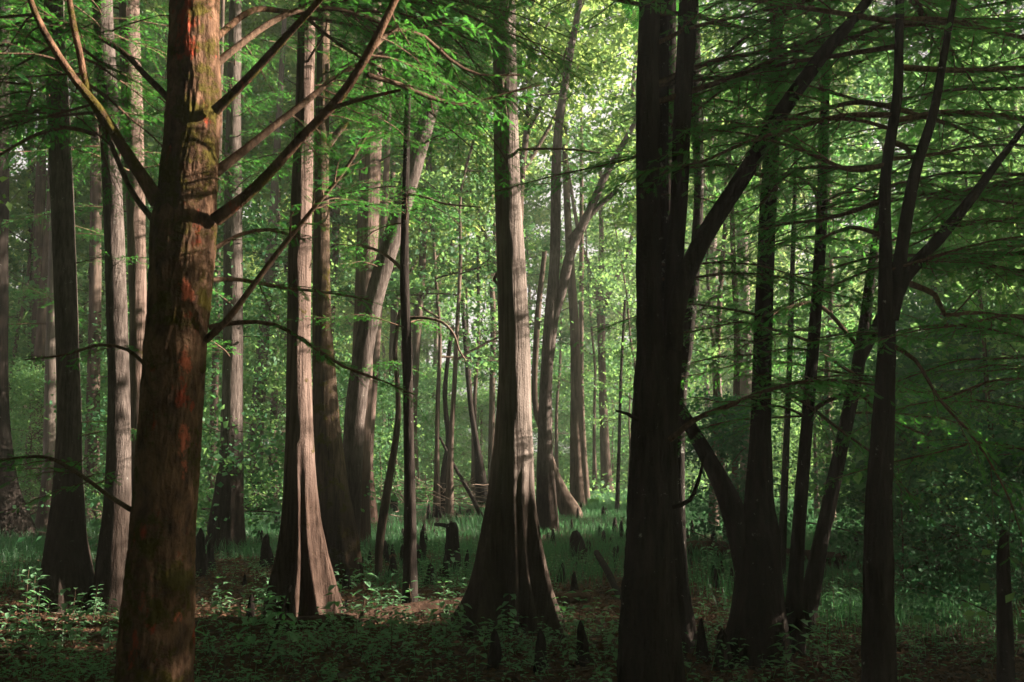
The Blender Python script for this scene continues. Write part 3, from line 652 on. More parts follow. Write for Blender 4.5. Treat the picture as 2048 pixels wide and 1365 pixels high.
along('A', [(230, 206, 23, 4.35), (160, 150, 20, 4.3), (90, 104, 17, 4.28), (30, 72, 15, 4.26), (-60, 40, 12, 4.2)], 10, (100, 215), (-18, 8), .3, .55, 0)
along('A', [(200, 182, 15, 4.36), (110, 160, 13, 4.34), (40, 145, 12, 4.33), (-60, 130, 9, 4.3)], 7, (60, 180), (-14, 8), .3, .5, 0)
along('A', [(340, 200, 15, 4.55), (240, 100, 10, 4.7), (160, 60, 8, 4.8), (80, 40, 6, 4.9)], 6, (100, 200), (-18, 8), .3, .5, 0)
hang('D', 7, -120, 260, 0, 360, .6, 1.0)
hang('E', 8, -100, 350, 0, 360, .6, 1.1)
hang('K', 9, -100, 420, 0, 360, .7, 1.2)
hang('J', 7, -100, 450, 0, 360, .5, .9)
hang('H', 8, -20, 500, 0, 360, .7, 1.2)
hang('F', 5, 300, 700, 0, 360, .6, 1.1)
hang('Q', 7, 0, 600, 0, 360, .6, 1.1)
along('A', [(395, 490, 27, 4.4), (280, 598, 23, 4.3), (190, 682, 22, 4.2), (90, 745, 20, 4.1), (0, 790, 17, 4.05)], 7, (20, 100), (-10, 8), .22, .36, .3)
along('A', [(300, 490, 17, 4.6), (205, 610, 13, 4.7), (110, 760, 9, 4.9), (80, 850, 7, 5.0)], 7, (0, 90), (-14, 6), .25, .42, .2)
# a cypress whose trunk stands just outside the right edge
ro = thing('cypress_tree', 'cypress whose dark boughs reach in from the upper right edge', 'tree', (3.55, 6.1, float(gz(3.55, 6.1))), 0, GC)
P = spline([[0, 0, -.2, .17], [0, 0, .6, .12], [.02, 0, 3, .09], [0, .05, 6, .07], [0, 0, 9, .04]], .1); V, Q = tube(P, 24, trunk_shape(5, .1, 7, 1.2, 0))
link('trunk', MB().add(V, Q).mesh('trunk', M['bark_dark']), ro)
for k in range(22):
    add_bough(ro, (0, 0, rng.uniform(2.5, 5.6)), rng.uniform(100, 195), rng.uniform(-6, 16), rng.uniform(.7, 1.1), k, rng.uniform(-10, 10))
for k in range(8):
    add_bough(ro, (0, 0, rng.uniform(.9, 2.3)), rng.uniform(120, 230), rng.uniform(-6, 16), rng.uniform(.5, .8), k, rng.uniform(-10, 10))

# ------------------------------------------------------------------ background trees: a few grown forms, many copies
def grow_tree(seed, H=20.0, first=.28, nl=15, leaf=.15, nleaf=26000, trunk_r=.17, spread=.24, rise=(.5, 1.1), fork=False, mat='leaf', cl=.42):
    rng = np.random.default_rng(seed); w = MB()
    n = 10; t = np.linspace(0, 1, n)
    x = np.cumsum(rng.normal(0, .012 * H, n)) * t; y = np.cumsum(rng.normal(0, .012 * H, n)) * t
    P = np.stack([x, y, t * H - .02 * H * (t == 0), trunk_r * (1 - .9 * t) * (1 + .8 * np.exp(-t * 22))], 1)
    S = spline(P, .35); V, Q = tube(S, 10, trunk_shape(seed, 0, 5, 1, 0, .07)); w.add(V, Q)
    B = []
    for k in range(nl):
        f = first + (1 - first) * (k + rng.uniform(0, .8)) / nl
        i = min(len(S) - 2, int(f * len(S))); p = S[i, :3]; a = k * 2.4 + rng.uniform(-.5, .5)
        L = spread * H * (1.15 - f) * rng.uniform(.7, 1.2) + .04 * H; e = rng.uniform(*rise)
        d = np.array([math.cos(a) * math.cos(e), math.sin(a) * math.cos(e), math.sin(e)])
        m = 7; tt = np.linspace(0, 1, m)[:, None]
        pts = p + d * L * tt + np.array([0, 0, -.12 if rise[0] < .4 else .12]) * L * tt ** 2 + np.cumsum(rng.normal(0, .018 * L, (m, 3)), 0) * tt
        r0 = S[i, 3] * rng.uniform(.45, .7)
        V, Q = tube(np.hstack([pts, np.linspace(r0, .012, m)[:, None]]), 6); w.add(V, Q)
        B.append(pts[3:])
        for q in range(5):
            ii = rng.integers(2, m - 1); a2 = rng.uniform(0, 6.28)
            d2 = d * .5 + np.array([math.cos(a2), math.sin(a2), rng.uniform(-.1, .5)]); d2 /= np.linalg.norm(d2)
            l2 = L * rng.uniform(.25, .5); t2 = np.linspace(0, 1, 4)[:, None]
            p2 = pts[ii] + d2 * l2 * t2 + rng.normal(0, .02 * L, (4, 3)) * t2
            V, Q = tube(np.hstack([p2, np.linspace(r0 * .4, .006, 4)[:, None]]), 4); w.add(V, Q); B.append(p2[1:])
    B = np.concatenate(B)
    c = B[rng.integers(0, len(B), nleaf // 45)] + rng.normal(0, 1, (nleaf // 45, 3)) * np.array([cl, cl, cl * .6]) * H / 20
    C = np.repeat(c, 45, 0) + rng.normal(0, 1, (len(c) * 45, 3)) * np.array([cl, cl, cl * .38]) * H / 20 * rng.uniform(.5, 1.3, (len(c), 1)).repeat(45, 0)
    C = C[C[:, 2] > .3]
    return w.mesh('tree_wood', M['bark_far']), MB().quads(leaves(C, leaf, rng, 1.3)).mesh('tree_leaves', M[mat], False)

TALL = [grow_tree(200 + k, 20, [.3, .42, .35, .45, .32][k], 16, .15, 30000, .17, .24) for k in range(5)]
LOW = [grow_tree(300 + k, 6, .14, 18, .08, 12000, .035, .34, (.0, .45), mat='leaf_under', cl=1.25) for k in range(5)]
POLE = [grow_tree(320 + k, 12, .3, 12, .10, 5200, .06, .16, (.0, .6), mat='leaf_under', cl=.5) for k in range(4)]
SHRUB = [grow_tree(340 + k, 3.2, .08, 14, .075, 8000, .02, .5, (.2, .8), mat='leaf_grey', cl=1.6) for k in range(2)]
HIGH = [grow_tree(390 + k, 14, .5, 22, .17, 42000, .15, .34, (.1, .7), cl=.8) for k in range(2)]
SHADE = [grow_tree(380 + k, 12, .1, 24, .16, 42000, .14, .36, (.1, .7), cl=.85) for k in range(2)]

def zone(u):
    for lim, s in ((200, 'behind the leftmost flared trunks'), (440, 'behind the mossy trunk'), (700, 'behind the pinkish cypress'), (985, 'between the leaning grey trunk and the central cypress'),
                   (1270, 'between the central cypress and the black stems'), (1500, 'between the black stems and the clump trunk'), (1740, 'between the clump trunk and the right fork')):
        if u < lim: return s
    return 'beyond the right fork'

def forest_tree(kind, x, y, sc, rz, name, label, cat, group, k, wide=1.0):
    w, f = kind[k % len(kind)]
    r = thing(name, label, cat, (x, y, float(gz(x, y)) - .05), rz, group)
    t = link('trunk', w, r, scale=(sc * wide, sc * wide, sc)); link('crown', f, r, scale=(sc * wide, sc * wide, sc))
    return r

rng = np.random.default_rng(11)
placed = []; deep = pole = None
def scatter(n, d0, d1, umin, umax, mind, fn, tries=4000):
    c = 0
    while c < n and tries:
        tries -= 1; keep = rng.uniform()
        D = d0 + (d1 - d0) * rng.uniform() ** .8; u = rng.uniform(umin, umax); x = (u - 1024) / F_PX * D
        if fn in (tall, deep) and (850 < u < 1290 or 1790 < u < 1900) and keep < (.82 if D > 48 else .85): continue
        if fn is pole and 1010 < u < 1290 and D < 33: continue
        if any((x - a) ** 2 + (D - b) ** 2 < mind ** 2 for a, b in placed): continue
        placed.append((x, D)); fn(x, D, u); c += 1
def tall(x, y, u):
    far = y > 48
    forest_tree(TALL, x, y, rng.uniform(.85, 1.35), rng.uniform(0, 6.28), 'broadleaf_tree',
                ('far tall leafy tree ' if far else 'tall leafy tree in sunlight ') + zone(u), 'tree', ('far ' if far else '') + 'leafy woodland trees ' + zone(u), int(rng.integers(5)))
scatter(17, 24, 46, -150, 1300, 2.8, tall)
scatter(2, 30, 46, 1300, 2060, 3.5, tall)
scatter(28, 50, 85, -150, 2150, 4.0, tall)
def low(x, y, u):
    forest_tree(LOW, x, y, rng.uniform(.6, 1.25), rng.uniform(0, 6.28), 'understory_tree', 'low leafy understory tree ' + zone(u), 'small tree', 'understory trees ' + zone(u), int(rng.integers(5)))
placed = []
scatter(30, 44, 66, -80, 2130, 2.6, low)
scatter(9, 42, 62, 840, 1290, 2.2, low)
scatter(34, 62, 92, -80, 2130, 2.6, low)
scatter(6, 30, 44, -60, 760, 2.4, low)
scatter(5, 26, 44, 1300, 2130, 2.4, low)
scatter(4, 20, 30, 1700, 2130, 2.0, low)
scatter(5, 12.5, 18, 1830, 2130, 1.3, low)
def pole(x, y, u):
    forest_tree(POLE, x, y, rng.uniform(.7, 1.3), rng.uniform(0, 6.28), 'slender_tree', 'thin straight sapling with sparse foliage ' + zone(u), 'tree', 'thin saplings ' + zone(u), int(rng.integers(4)))
for k, (u, D, sc) in enumerate([(330, 18.5, 1.25), (365, 22, 1.3), (215, 24, 1.2), (70, 23, 1.1), (20, 29, 1.3), (300, 27, 1.4), (395, 16.5, .9)]):
    low((u - 1024) / F_PX * D, D, u)
scatter(5, 24, 34, 450, 860, 2.4, low)
placed = []
scatter(30, 19, 48, -60, 1300, 1.6, pole)
scatter(9, 17, 24, 1300, 2100, 1.6, pole)
for k, (u, D, s) in enumerate([(1960, 13.5, .85), (1840, 13.5, .9), (2030, 8.3, .55), (1900, 15, 1.2), (1790, 12, .7), (1450, 14.5, .75)]):
    x = (u - 1024) / F_PX * D
    forest_tree(SHRUB, x, D, s, k * 1.3, 'shrub', ['dull grey-green shrub under the right fork', 'grey-green shrub before the pale trunk at the right', 'grey-green shrub cut by the right edge',
                'tall grey-green shrub behind the pale trunk at the right', 'small grey-green shrub right of the leaning stem', 'silvery leafed shrub beside the black stems'][k], 'shrub', 'grey-green shrubs', k)

def _deep(x, y, u):
    forest_tree(SHADE, x, y, rng.uniform(1.1, 1.9), rng.uniform(0, 6.28), 'broadleaf_tree', 'broad leafy tree closing the far wood ' + zone(u), 'tree', 'deep woodland trees ' + zone(u), int(rng.integers(2)), .9)
placed = []
deep = _deep; scatter(26, 76, 104, -100, 2150, 4.5, deep)
def side(x, y, u):
    k = int(rng.integers(5)); near = y < 46
    forest_tree(TALL if k < 3 else LOW, x, y, rng.uniform(.9, 1.3), rng.uniform(0, 6.28), 'broadleaf_tree', 'leafy tree of the same wood standing outside the view to the left', 'tree', 'trees left of the view', k)
placed = []
scatter(20, 16, 75, -900, -170, 2.6, side)
# unseen trees added beside and behind the camera, shaped to block sun and skylight
SH = [(6.3, 7.3, 1.0, .4), (8.2, 7.4, 1.1, .42), (7.6, 6.4, .6, .5), (10.5, 7.2, 1.1, .4), (9.6, 12.6, .52, .8), (10.8, 15.2, .55, .8), (12.2, 17.8, .55, .9),
      (-6.6, 2.4, .9, .55), (-6.9, 5.6, .8, .5), (-9, 3.0, 1.1, .8), (-9.5, 8.5, 1.0, .6), (-3.4, -4.7, .9, .7), (0.2, -6.4, 1.0, .8), (3.6, -4.8, .9, .7), (6.4, -3.2, 1.0, .7), (-6.5, -2.5, 1.0, .8),
      (-8, -6, 1.2, 1), (-2, -9, 1.2, 1), (3.5, -9, 1.2, 1), (9, -7, 1.2, 1), (9.0, 0.6, .8, .6), (-12, 11, 1.1, .7)]
for k, (x, y, s, wd) in enumerate(SH):
    forest_tree(SHADE, x, y, s, k * 2.1, 'broadleaf_tree', 'dense leafy tree of the same wood standing outside the view', 'tree', 'trees outside the view', k, wd)  # added unseen trees, narrowed by wd, to block sun and skylight
for k, (x, y, s) in enumerate([(-2.2, -1.4, 1.0), (2.4, -1.6, 1.0), (-4.4, 3.0, 1.0), (3.6, 1.6, .9), (-6.5, .2, 1.1), (0, -3.4, 1.0), (-5.8, 6.6, 1.0), (5.2, -1, 1.0), (-3.5, -3.5, 1.1)]):
    forest_tree(HIGH, x, y, s, k * 2.3, 'broadleaf_tree', 'high crowned leafy tree of the same wood standing outside the view', 'tree', 'high crowned trees outside the view', k)  # added unseen trees to block sun and skylight
for k, (x, y, s) in enumerate([(-3.2, -.6, .6), (3.2, -1.0, .6), (-1.2, -2.2, .8), (1.4, -2.4, .8), (-4.2, 1.4, .75), (-4.6, -1.6, .9), (4.4, .2, .7), (-5.2, 3.4, .8), (-5.4, 5.2, .65), (5.2, 5.0, .8), (6.6, 5.15, .92), (6.4, 9.3, .36), (6.9, 10.6, .52), (7.6, 12.2, .6), (8.4, 9.8, .55), (8.6, 11.2, .6)]):
    forest_tree(LOW, x, y, s, k * 1.7, 'understory_tree', 'low leafy tree of the same wood standing outside the view', 'small tree', 'low trees outside the view', k)  # added unseen trees to block sun and skylight

# ------------------------------------------------------------------ forest floor
def floor_mask(x, y):
    """how grassy the floor is, 0..1 (leaf litter where 0)"""
    x = np.asarray(x, float); y = np.asarray(y, float)
    n = vnoise(x * .55, y * .4, seed=21) * .7 + vnoise(x * 2.2, y * 1.6, seed=22) * .4
    u = 1024 + F_PX * x / y
    near = np.where(u < 350, 10.5, np.where(u < 720, 15.5, np.where(u < 1260, 12.6, np.where(u < 1500, 10.0, 8.6))))
    return np.clip(np.minimum((y - near) / 1.6 + .5, .95) + n * 1.4, 0, 1)

def blade_quads(x, y, rng, h0, h1, w):
    n = len(x); a = rng.uniform(0, 6.28, n); h = rng.uniform(h0, h1, n) * (.75 + .5 * vnoise(x * .9, y * .9, seed=61)); l = rng.uniform(.15, .75, n) * h
    b = np.stack([x, y, gz(x, y) - .01], 1); d = np.stack([np.cos(a), np.sin(a), 0 * a], 1); s = np.stack([-np.sin(a), np.cos(a), 0 * a], 1) * w
    m = b + d * (l * .35)[:, None] + np.array([0, 0, 1.]) * (h * .62)[:, None]
    t = b + d * l[:, None] + np.array([0, 0, 1.]) * (h * .92)[:, None]
    return np.concatenate([np.stack([b - s[:] * .6, b + s * .6, m + s, m - s], 1), np.stack([m - s, m + s, t + s * .1, t - s * .1], 1)])
rng = np.random.default_rng(5)
N = 420000
D = 8 + 32 * rng.uniform(size=N) ** .75; u = rng.uniform(-60, 2110, N); x = (u - 1024) / F_PX * D
k = rng.uniform(size=N) < floor_mask(x, D) * .62
x, D = x[k], D[k]
tag(link('grass', MB().quads(blade_quads(x, D, rng, .09, .34, .0045)).mesh('grass', M['grass'], False)),
    'green grass covering the forest floor behind the front trees', 'grass', None, 'stuff')

N = 110000
D = 31 + 62 * rng.uniform(size=N) ** .8; u = rng.uniform(-60, 2110, N); x = (u - 1024) / F_PX * D
hgt = np.clip(.55 + .9 * vnoise(x * .3, D * .3, seed=41) + .5 * vnoise(x * 1.1, D * 1.1, seed=42), .04, 2.2) * np.clip((D - 27) / 14, .2, 1)
C = np.stack([x, D, gz(x, D) + hgt * rng.uniform(.05, 1, N)], 1)
tag(link('undergrowth', MB().quads(leaves(C, .15, rng, 1.2)).mesh('undergrowth', M['leaf_under'], False)), 'dense green undergrowth covering the far forest floor', 'undergrowth', None, 'stuff')

# leaf litter and twigs
N = 90000
D = 5.5 + 12 * rng.uniform(size=N); u = rng.uniform(-100, 2150, N); x = (u - 1024) / F_PX * D
k = rng.uniform(size=N) < 1.05 - floor_mask(x, D) * .8; x, D = x[k], D[k]
C = np.stack([x, D, gz(x, D) + rng.uniform(.003, .02, len(x))], 1)
mb = MB().quads(leaves(C, .062, rng, 2.6, .3))
tag(link('leaf_litter', mb.mesh('leaf_litter', M['litter'], False)), 'brown fallen leaves lying between the trunks', 'leaf litter', None, 'stuff')
mb = MB()
for k in range(700):
    D = rng.uniform(6.3, 16); x = (rng.uniform(-60, 2100) - 1024) / F_PX * D; a = rng.uniform(0, 6.28); L = rng.uniform(.12, .7)
    t = np.linspace(-.5, .5, 4); px = x + np.cos(a) * L * t + rng.normal(0, .02, 4); py = D + np.sin(a) * L * t
    V, Q = tube(np.stack([px, py, gz(px, py) + .012 + rng.uniform(0, .03) + t * rng.uniform(-.1, .1), np.linspace(.006, .002, 4)], 1), 4); mb.add(V, Q)
tag(link('twig_litter', mb.mesh('twig_litter', M['dead'])), 'thin fallen twigs strewn over the leaf litter', 'twigs', None, 'stuff')

# herbs: opposite broad leaves on a thin stem
def herb(seed, h=.32, nodes=5, ls=.075):
    rng = np.random.default_rng(seed); mb = MB()
    top = np.array([rng.normal(0, .05), rng.normal(0, .05), h]); t = np.linspace(0, 1, 5)[:, None]
    V, Q = tube(np.hstack([top * t + rng.normal(0, .005, (5, 3)) * t, np.linspace(.0035, .0015, 5)[:, None]]), 4); mb.add(V, Q, 1)
    for k in range(nodes):
        f = .3 + .7 * k / (nodes - 1); p = top * f; a0 = k * 1.57 + rng.uniform(-.3, .3)
        for s in (0, math.pi):
            a = a0 + s + rng.uniform(-.2, .2); L = ls * rng.uniform(.75, 1.25) * (1.1 - .35 * abs(f - .6)); e = rng.uniform(-.35, .4)
            d = np.array([math.cos(a) * math.cos(e), math.sin(a) * math.cos(e), math.sin(e)]); w = np.array([-math.sin(a), math.cos(a), 0]) * L * .3
            b = p + d * L * .18; dn = np.array([0, 0, -.1 * L]); up = np.array([0, 0, .1 * L])
            V = np.array([p, b, b + d * L * .35 + w + up, b + d * L * .75 + w * .75 + up * .6 + dn, b + d * L * 1.1 + dn * 2.4, b + d * L * .35 - w + up, b + d * L * .75 - w * .75 + up * .6 + dn, b + d * L * .4, b + d * L * .78 + dn * .8])
            mb.add(V, [[1, 7, 2, 1], [7, 8, 3, 2], [8, 4, 3, 8], [1, 5, 7, 1], [7, 5, 6, 8], [8, 6, 4, 8]][1:2] + [[1, 7, 3, 2], [7, 8, 4, 3], [1, 5, 6, 7], [7, 6, 4, 8]][:0], 0)
            mb.add(V[[1, 7, 3, 2]], [[0, 1, 2, 3]], 0); mb.add(V[[7, 8, 4, 3]], [[0, 1, 2, 3]], 0)
            mb.add(V[[1, 5, 6, 7]], [[0, 1, 2, 3]], 0); mb.add(V[[7, 6, 4, 8]], [[0, 1, 2, 3]], 0)
    return mb
HERB = [herb(500 + k, [.30, .22, .42, .27, .36, .18][k], [4, 3, 6, 4, 5, 3][k], [.085, .075, .08, .065, .095, .07][k]) for k in range(6)]
HERB_ME = [h.mesh('seedling', [M['herb'], M['twig']], False) for h in HERB]
n_seed = 0
def seedling(u, v, s, k):
    D = ground_D(v); x = (u - 1024) / F_PX * D * 1.0
    if v > 1290: where = 'in front of the trunks'
    elif u < 560: where = 'between the mossy trunk and pinkish cypress'
    elif u < 900: where = 'between the pinkish and central cypresses'
    elif u < 1160: where = 'at the foot of the central cypress'
    else: where = 'on the shady floor right of the central cypress'
    tag(link('seedling', HERB_ME[k % 6], None, (x, D, float(gz(x, D))), (0, 0, rng.uniform(0, 6.28)), (s,) * 3), 'broad leafed seedling ' + where, 'plant', 'seedlings ' + where)
for (u0, u1, v0, v1, n) in [(400, 560, 1225, 1300, 18), (560, 900, 1240, 1330, 40), (660, 960, 1110, 1240, 46), (880, 1150, 1265, 1310, 22), (380, 900, 1310, 1365, 26), (0, 240, 1225, 1350, 34), (900, 1240, 1300, 1365, 14), (1370, 1700, 1225, 1360, 22), (1380, 1460, 1130, 1220, 10)]:
    for k in range(n): seedling(rng.uniform(u0, u1), rng.uniform(v0, v1), rng.uniform(.55, 1.15), int(rng.integers(6)))
tag(link('broadleaf_plant', HERB_ME[4], None, (*(np.array(pix(2010, 1350, 4.3)[0][:2])), float(gz(2.1, 4.3))), (0, 0, .5), (1.55,) * 3), 'large pale leafed plant in the bottom right corner', 'plant')

# dense low ground cover, too many to count
T0 = np.concatenate([h for h in [np.concatenate([MBv[Qv] for MBv, Qv in ((np.concatenate(H.V), np.concatenate(H.Q)),)]) for H in (HERB[1], HERB[3], HERB[5])]][:1])
TS = [np.concatenate(H.V)[np.concatenate(H.Q)] for H in (HERB[1], HERB[3], HERB[5])]
mb = MB(); N = 5200
D = 6.0 + 10 * rng.uniform(size=N) ** 1.3; u = rng.uniform(-80, 2130, N); x = (u - 1024) / F_PX * D
dens = np.clip(.35 + vnoise(x * 1.1, D * 1.1, seed=31) * .9 + (D < 8.4) * .35 - (abs(u - 530) < 150) * (D > 9.2) * .5, 0, 1)
k = rng.uniform(size=N) < dens; x, D = x[k], D[k]
D2 = 11 + 17 * rng.uniform(size=5200); x2 = (rng.uniform(-60, 2110, 5200) - 1024) / F_PX * D2; k = rng.uniform(size=5200) < .5 + .8 * vnoise(x2 * .8, D2 * .8, seed=33)
x, D = np.r_[x, x2[k]], np.r_[D, D2[k]]
for q in range(3):
    xs, ds = x[q::3], D[q::3]; n = len(xs); a = rng.uniform(0, 6.28, n)
    Rm = np.zeros((n, 3, 3)); Rm[:, 0, 0] = np.cos(a); Rm[:, 0, 1] = -np.sin(a); Rm[:, 1, 0] = np.sin(a); Rm[:, 1, 1] = np.cos(a); Rm[:, 2, 2] = rng.uniform(.5, 1.1, n)
    mb.quads(place(TS[q], Rm, np.stack([xs, ds, gz(xs, ds)], 1), rng.uniform(.35, .85, n)))
tag(link('ground_cover', mb.mesh('ground_cover', M['herb'], False)), 'dense low leafy ground cover on the shady floor', 'ground cover', None, 'stuff')

# cypress knees
def knee(seed):
    rng = np.random.default_rng(seed); n = 9; t = np.linspace(0, 1, n)
    r = .13 * (1 - t) ** 1.5 + .115 * np.sqrt(np.clip(1 - t ** 4, 0, 1)) + .01
    r[-1] = .012
    P = np.stack([np.cumsum(rng.normal(0, .012, n)), np.cumsum(rng.normal(0, .012, n)), t - .12 * (t == 0), r], 1)
    V, Q = tube(spline(P, .05), 20, trunk_shape(seed, .16, 5, .9, 0, .3, .06))
    return MB().add(V, Q).mesh('knee', M['bark_dark'])
KNEE = [knee(600 + k) for k in range(5)]
KN = [(543, 1140, 62, 30), (412, 1160, 90, 34), (430, 1150, 55, 24), (905, 1082, 40, 26), (838, 1140, 50, 17), (862, 1165, 42, 26), (846, 1128, 62, 16), (893, 1160, 52, 16), (936, 1140, 40, 14), (860, 1040, 30, 11), (880, 1035, 24, 9),
      (792, 1028, 40, 18), (775, 1022, 26, 12), (1160, 1332, 82, 36), (990, 1340, 74, 30), (1078, 1345, 80, 34), (1432, 1330, 76, 40), (1394, 1318, 80, 26), (1128, 1106, 22, 20), (1205, 1100, 38, 14), (1240, 1084, 38, 13), (1196, 1080, 26, 9),
      (1160, 1026, 22, 10), (1176, 1112, 30, 24), (957, 1030, 18, 8), (968, 1030, 16, 8), (904, 1022, 18, 6), (1380, 1075, 34, 12), (1420, 1090, 36, 14), (1445, 1080, 40, 14), (1400, 1060, 24, 9), (640, 1180, 26, 12), (500, 1175, 26, 10),
      (1000, 1040, 20, 8), (1090, 1150, 30, 12), (1225, 1128, 32, 13), (1110, 1020, 14, 7), (1210, 1030, 16, 7), (740, 1090, 22, 10), (330, 1100, 20, 10), (360, 1095, 26, 10), (345, 1080, 20, 8), (1700, 1120, 30, 12), (1805, 1110, 34, 14), (1860, 1150, 36, 16), (590, 1045, 20, 9), (566, 1050, 26, 10)]
rk = np.random.default_rng(91)
for (u, v, n, du, dv) in [(610, 1205, 8, 110, 40), (690, 1120, 8, 90, 40), (455, 1085, 9, 90, 35), (1020, 1200, 7, 150, 50), (880, 1110, 14, 80, 45), (1200, 1110, 10, 60, 45), (1420, 1110, 10, 60, 50), (1000, 1045, 8, 120, 15), (800, 1060, 12, 110, 25), (1180, 1060, 12, 90, 30), (850, 1150, 10, 90, 40), (560, 1080, 8, 90, 30), (1420, 1160, 8, 60, 40), (1800, 1140, 10, 180, 40), (1330, 1320, 5, 110, 30), (900, 1030, 8, 100, 12)]:
    for q in range(n):
        hh = rk.uniform(14, 42) * (v - 900) / 250; KN.append((u + rk.uniform(-du, du), v + rk.uniform(-dv, dv), hh, hh * rk.uniform(.3, .6)))
for k, (u, v, h, w) in enumerate(KN):
    D = ground_D(v); m = D / F_PX; x = (u - 1024) / F_PX * D
    where = ('in the near shade before the trunks' if v > 1300 else 'beside the mossy trunk' if u < 470 else 'around the pinkish cypress' if u < 700 else
             'between the dark pole and central cypress' if u < 985 else 'on the grass right of the central cypress' if u < 1270 else 'on the shady floor at the right')
    tag(link('cypress_knee', KNEE[k % 5], None, (x, D, float(gz(x, D)) - .02), (0, 0, k * 1.9), (w * m * 2.0, w * m * 2.0, h * m * 1.08)), 'dark cypress knee ' + where, 'cypress knee', 'cypress knees ' + where)

# stumps, logs and fallen branches
def px_log(name, label, cat, pts, mat, seg=18, group=None, lump=.12):
    P = []
    for u, D, w, h in pts:
        x = (u - 1024) / F_PX * D; P.append([x, D, float(gz(x, D)) + h, w * D / F_PX / 2])
    P = np.array(P); o = P[0, :3].copy(); P[:, :3] -= o
    S = spline(P, .06); e0, e1 = S[:1].copy(), S[-1:].copy(); e0[:, 3] = e1[:, 3] = .002
    V, Q = tube(np.vstack([e0 - [1e-3, 0, 0, 0], S, e1 + [1e-3, 0, 0, 0]]), seg, trunk_shape(int(pts[0][0]), 0, 5, 1, 0, lump))
    return tag(link(name, MB().add(V, Q).mesh(name, M[mat]), None, o), label, cat, group)
px_log('fallen_log', 'long brown fallen log lying behind the base of the central cypress', 'log', [(560, 8.75, 26, .05), (700, 9.05, 30, .06), (900, 9.7, 34, .08), (1060, 10.4, 30, .08), (1170, 10.9, 22, .07)], 'log')
px_log('fallen_log', 'dark fallen log on the grass between the black stems and clump trunk', 'log', [(1360, 15.5, 30, .1), (1420, 15.3, 32, .1), (1500, 15.0, 30, .1), (1680, 14.2, 22, .08)], 'log')
px_log('fallen_branch', 'pale bare fallen branch on the ground at the left edge', 'branch', [(-30, 18.5, 7, .12), (60, 18.2, 8, .16), (120, 18.0, 7, .12), (195, 17.6, 5, .1)], 'dead', 8)
px_log('fallen_branch', 'pale forked twig rising over the fallen branch at the left edge', 'branch', [(-20, 18.6, 5, .5), (15, 18.4, 5, .3), (38, 18.2, 4, .12)], 'dead', 8)
px_log('fallen_branch', 'thin pale fallen branch right of the left edge clutter', 'branch', [(170, 16.0, 8, .08), (196, 15.8, 7, .1), (215, 15.5, 4, .16)], 'dead', 8)
px_log('stick', 'dark thin stick standing in the herbs before the pinkish cypress', 'stick', [(545, 7.6, 7, .0), (566, 7.7, 6, .22), (590, 7.9, 5, .5)], 'bark_dark', 8)
px_log('dead_pole', 'dark dead pole leaning down to the left of the central cypress', 'dead pole', [(968, 23, 9, .0), (940, 23.5, 8, .6), (915, 24, 7, 1.1), (880, 24.5, 5, 1.9)], 'bark_dark', 8)
px_log('fallen_branch', 'crooked dark branch on the litter right of the central cypress', 'branch', [(1190, 12.2, 12, .35), (1212, 11.8, 14, .2), (1230, 11.3, 12, .08), (1246, 10.9, 8, .03)], 'bark_dark', 10)
st = px_tree('stump', 'tree_stump', 'broken dark stump with a side stub on the grass', 'stump', 13.6, [(1108, 904, 32), (1080, 905, 27), (1058, 904, 26), (1047, 902, 22)], 'bark_dark', seg=24, top=0, lump=.2)
px_limb('stump', [(1056, 904, 9), (1050, 885, 8), (1049, 868, 6)], 'stub')
px_tree('stump2', 'tree_stump', 'squat ragged stump on the grass right of the central cypress', 'stump', 14.5, [(1104, 1156, 34), (1085, 1155, 30), (1070, 1152, 20), (1062, 1150, 10)], 'bark_dark', seg=24, top=0, lump=.3)
mb = MB()
for k in range(90):
    D = rng.uniform(23, 30); uu = rng.uniform(770, 985); x = (uu - 1024) / F_PX * D; a = rng.uniform(0, 6.28); L = rng.uniform(.8, 2.6); t = np.linspace(-.5, .5, 5)
    e = rng.normal(0, .2); P = np.stack([x + np.cos(a) * L * t, D + np.sin(a) * L * t, rng.uniform(.1, .75) + L * t * e + .15 * t ** 2, np.linspace(.014, .004, 5)], 1); P[:, :3] += rng.normal(0, .04, (5, 3))
    V, Q = tube(P, 4); mb.add(V, Q)
tag(link('brush_pile', mb.mesh('brush_pile', M['dead'])), 'tangled brush pile of dead twigs on the lit grass left of the central cypress', 'brush', None, 'stuff')

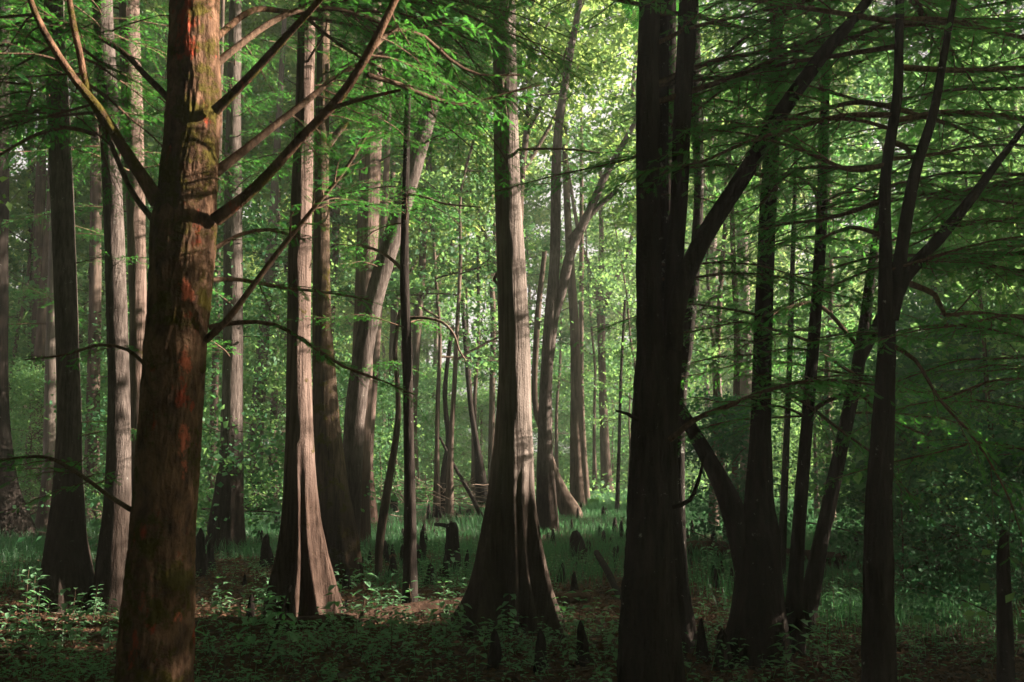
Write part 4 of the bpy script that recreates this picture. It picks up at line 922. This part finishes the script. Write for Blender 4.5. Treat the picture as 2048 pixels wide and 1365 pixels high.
# ------------------------------------------------------------------ the damp air
hm, nt, ns_, ls_ = new_mat('damp_air')
pv = ns_.new('ShaderNodeVolumePrincipled'); pv.inputs['Density'].default_value = .0015; pv.inputs['Color'].default_value = (.88, .95, .86, 1); pv.inputs['Anisotropy'].default_value = .3
ho = ns_.new('ShaderNodeOutputMaterial'); ls_.new(pv.outputs[0], ho.inputs['Volume'])
x0, x1, y0, y1, z0, z1 = -75, 75, -30, 110, -3, 34
V = [(x, y, z) for z in (z0, z1) for y in (y0, y1) for x in (x0, x1)]
hz = link('haze', MB().add(V, [[0, 2, 3, 1], [4, 5, 7, 6], [0, 1, 5, 4], [2, 6, 7, 3], [0, 4, 6, 2], [1, 3, 7, 5]]).mesh('haze', hm, False)); hz['kind'] = 'stuff'
tag(hz, 'thin pale damp air between the far trees', 'haze', None, 'stuff')

# ------------------------------------------------------------------ light, sky, camera
w = bpy.data.worlds.new('World'); SC.world = w; w.use_nodes = True
nt = w.node_tree; nt.nodes.clear()
sky = nt.nodes.new('ShaderNodeTexSky'); sky.sky_type = 'NISHITA'; sky.sun_disc = False
sky.sun_elevation = R(SUN_EL); sky.sun_rotation = R(90 - SUN_AZ); sky.dust_density = 3.0; sky.air_density = 1.0; sky.ozone_density = 1.0
bg = nt.nodes.new('ShaderNodeBackground'); bg.inputs['Strength'].default_value = .031
out = nt.nodes.new('ShaderNodeOutputWorld'); veil = nt.nodes.new('ShaderNodeMix'); veil.data_type = 'RGBA'; veil.inputs[0].default_value = .85; veil.inputs[7].default_value = (6.2, 5.6, 5.4, 1); nt.links.new(sky.outputs[0], veil.inputs[6]); nt.links.new(veil.outputs[2], bg.inputs[0]); nt.links.new(bg.outputs[0], out.inputs[0])
sl = bpy.data.lights.new('sun', 'SUN'); sl.energy = 5; sl.angle = R(.6); sl.color = (1.0, .83, .69)
so = link('sun', sl)
sd = Vector((math.cos(R(SUN_EL)) * math.cos(R(SUN_AZ)), math.cos(R(SUN_EL)) * math.sin(R(SUN_AZ)), math.sin(R(SUN_EL))))
so.rotation_euler = sd.to_track_quat('Z', 'Y').to_euler(); so.location = sd * 60

cam = bpy.data.cameras.new('camera'); cam.lens = 35; cam.sensor_width = 2048 / F_PX * 35; cam.clip_end = 1500
cam.dof.use_dof = True; cam.dof.focus_distance = 9.5; cam.dof.aperture_fstop = 4.5
co = link('camera', cam, None, (0, 0, EYE), (R(90) + PITCH, 0, 0)); SC.camera = co
vs = SC.view_settings; vs.view_transform = 'Standard'; vs.look = 'None'; vs.exposure = 2.7; vs.gamma = 1
SC.cycles.max_bounces = 6; SC.cycles.diffuse_bounces = 3; SC.cycles.transmission_bounces = 3; SC.cycles.glossy_bounces = 2
SC.cycles.use_denoising = True; SC.cycles.sample_clamp_indirect = 8.0
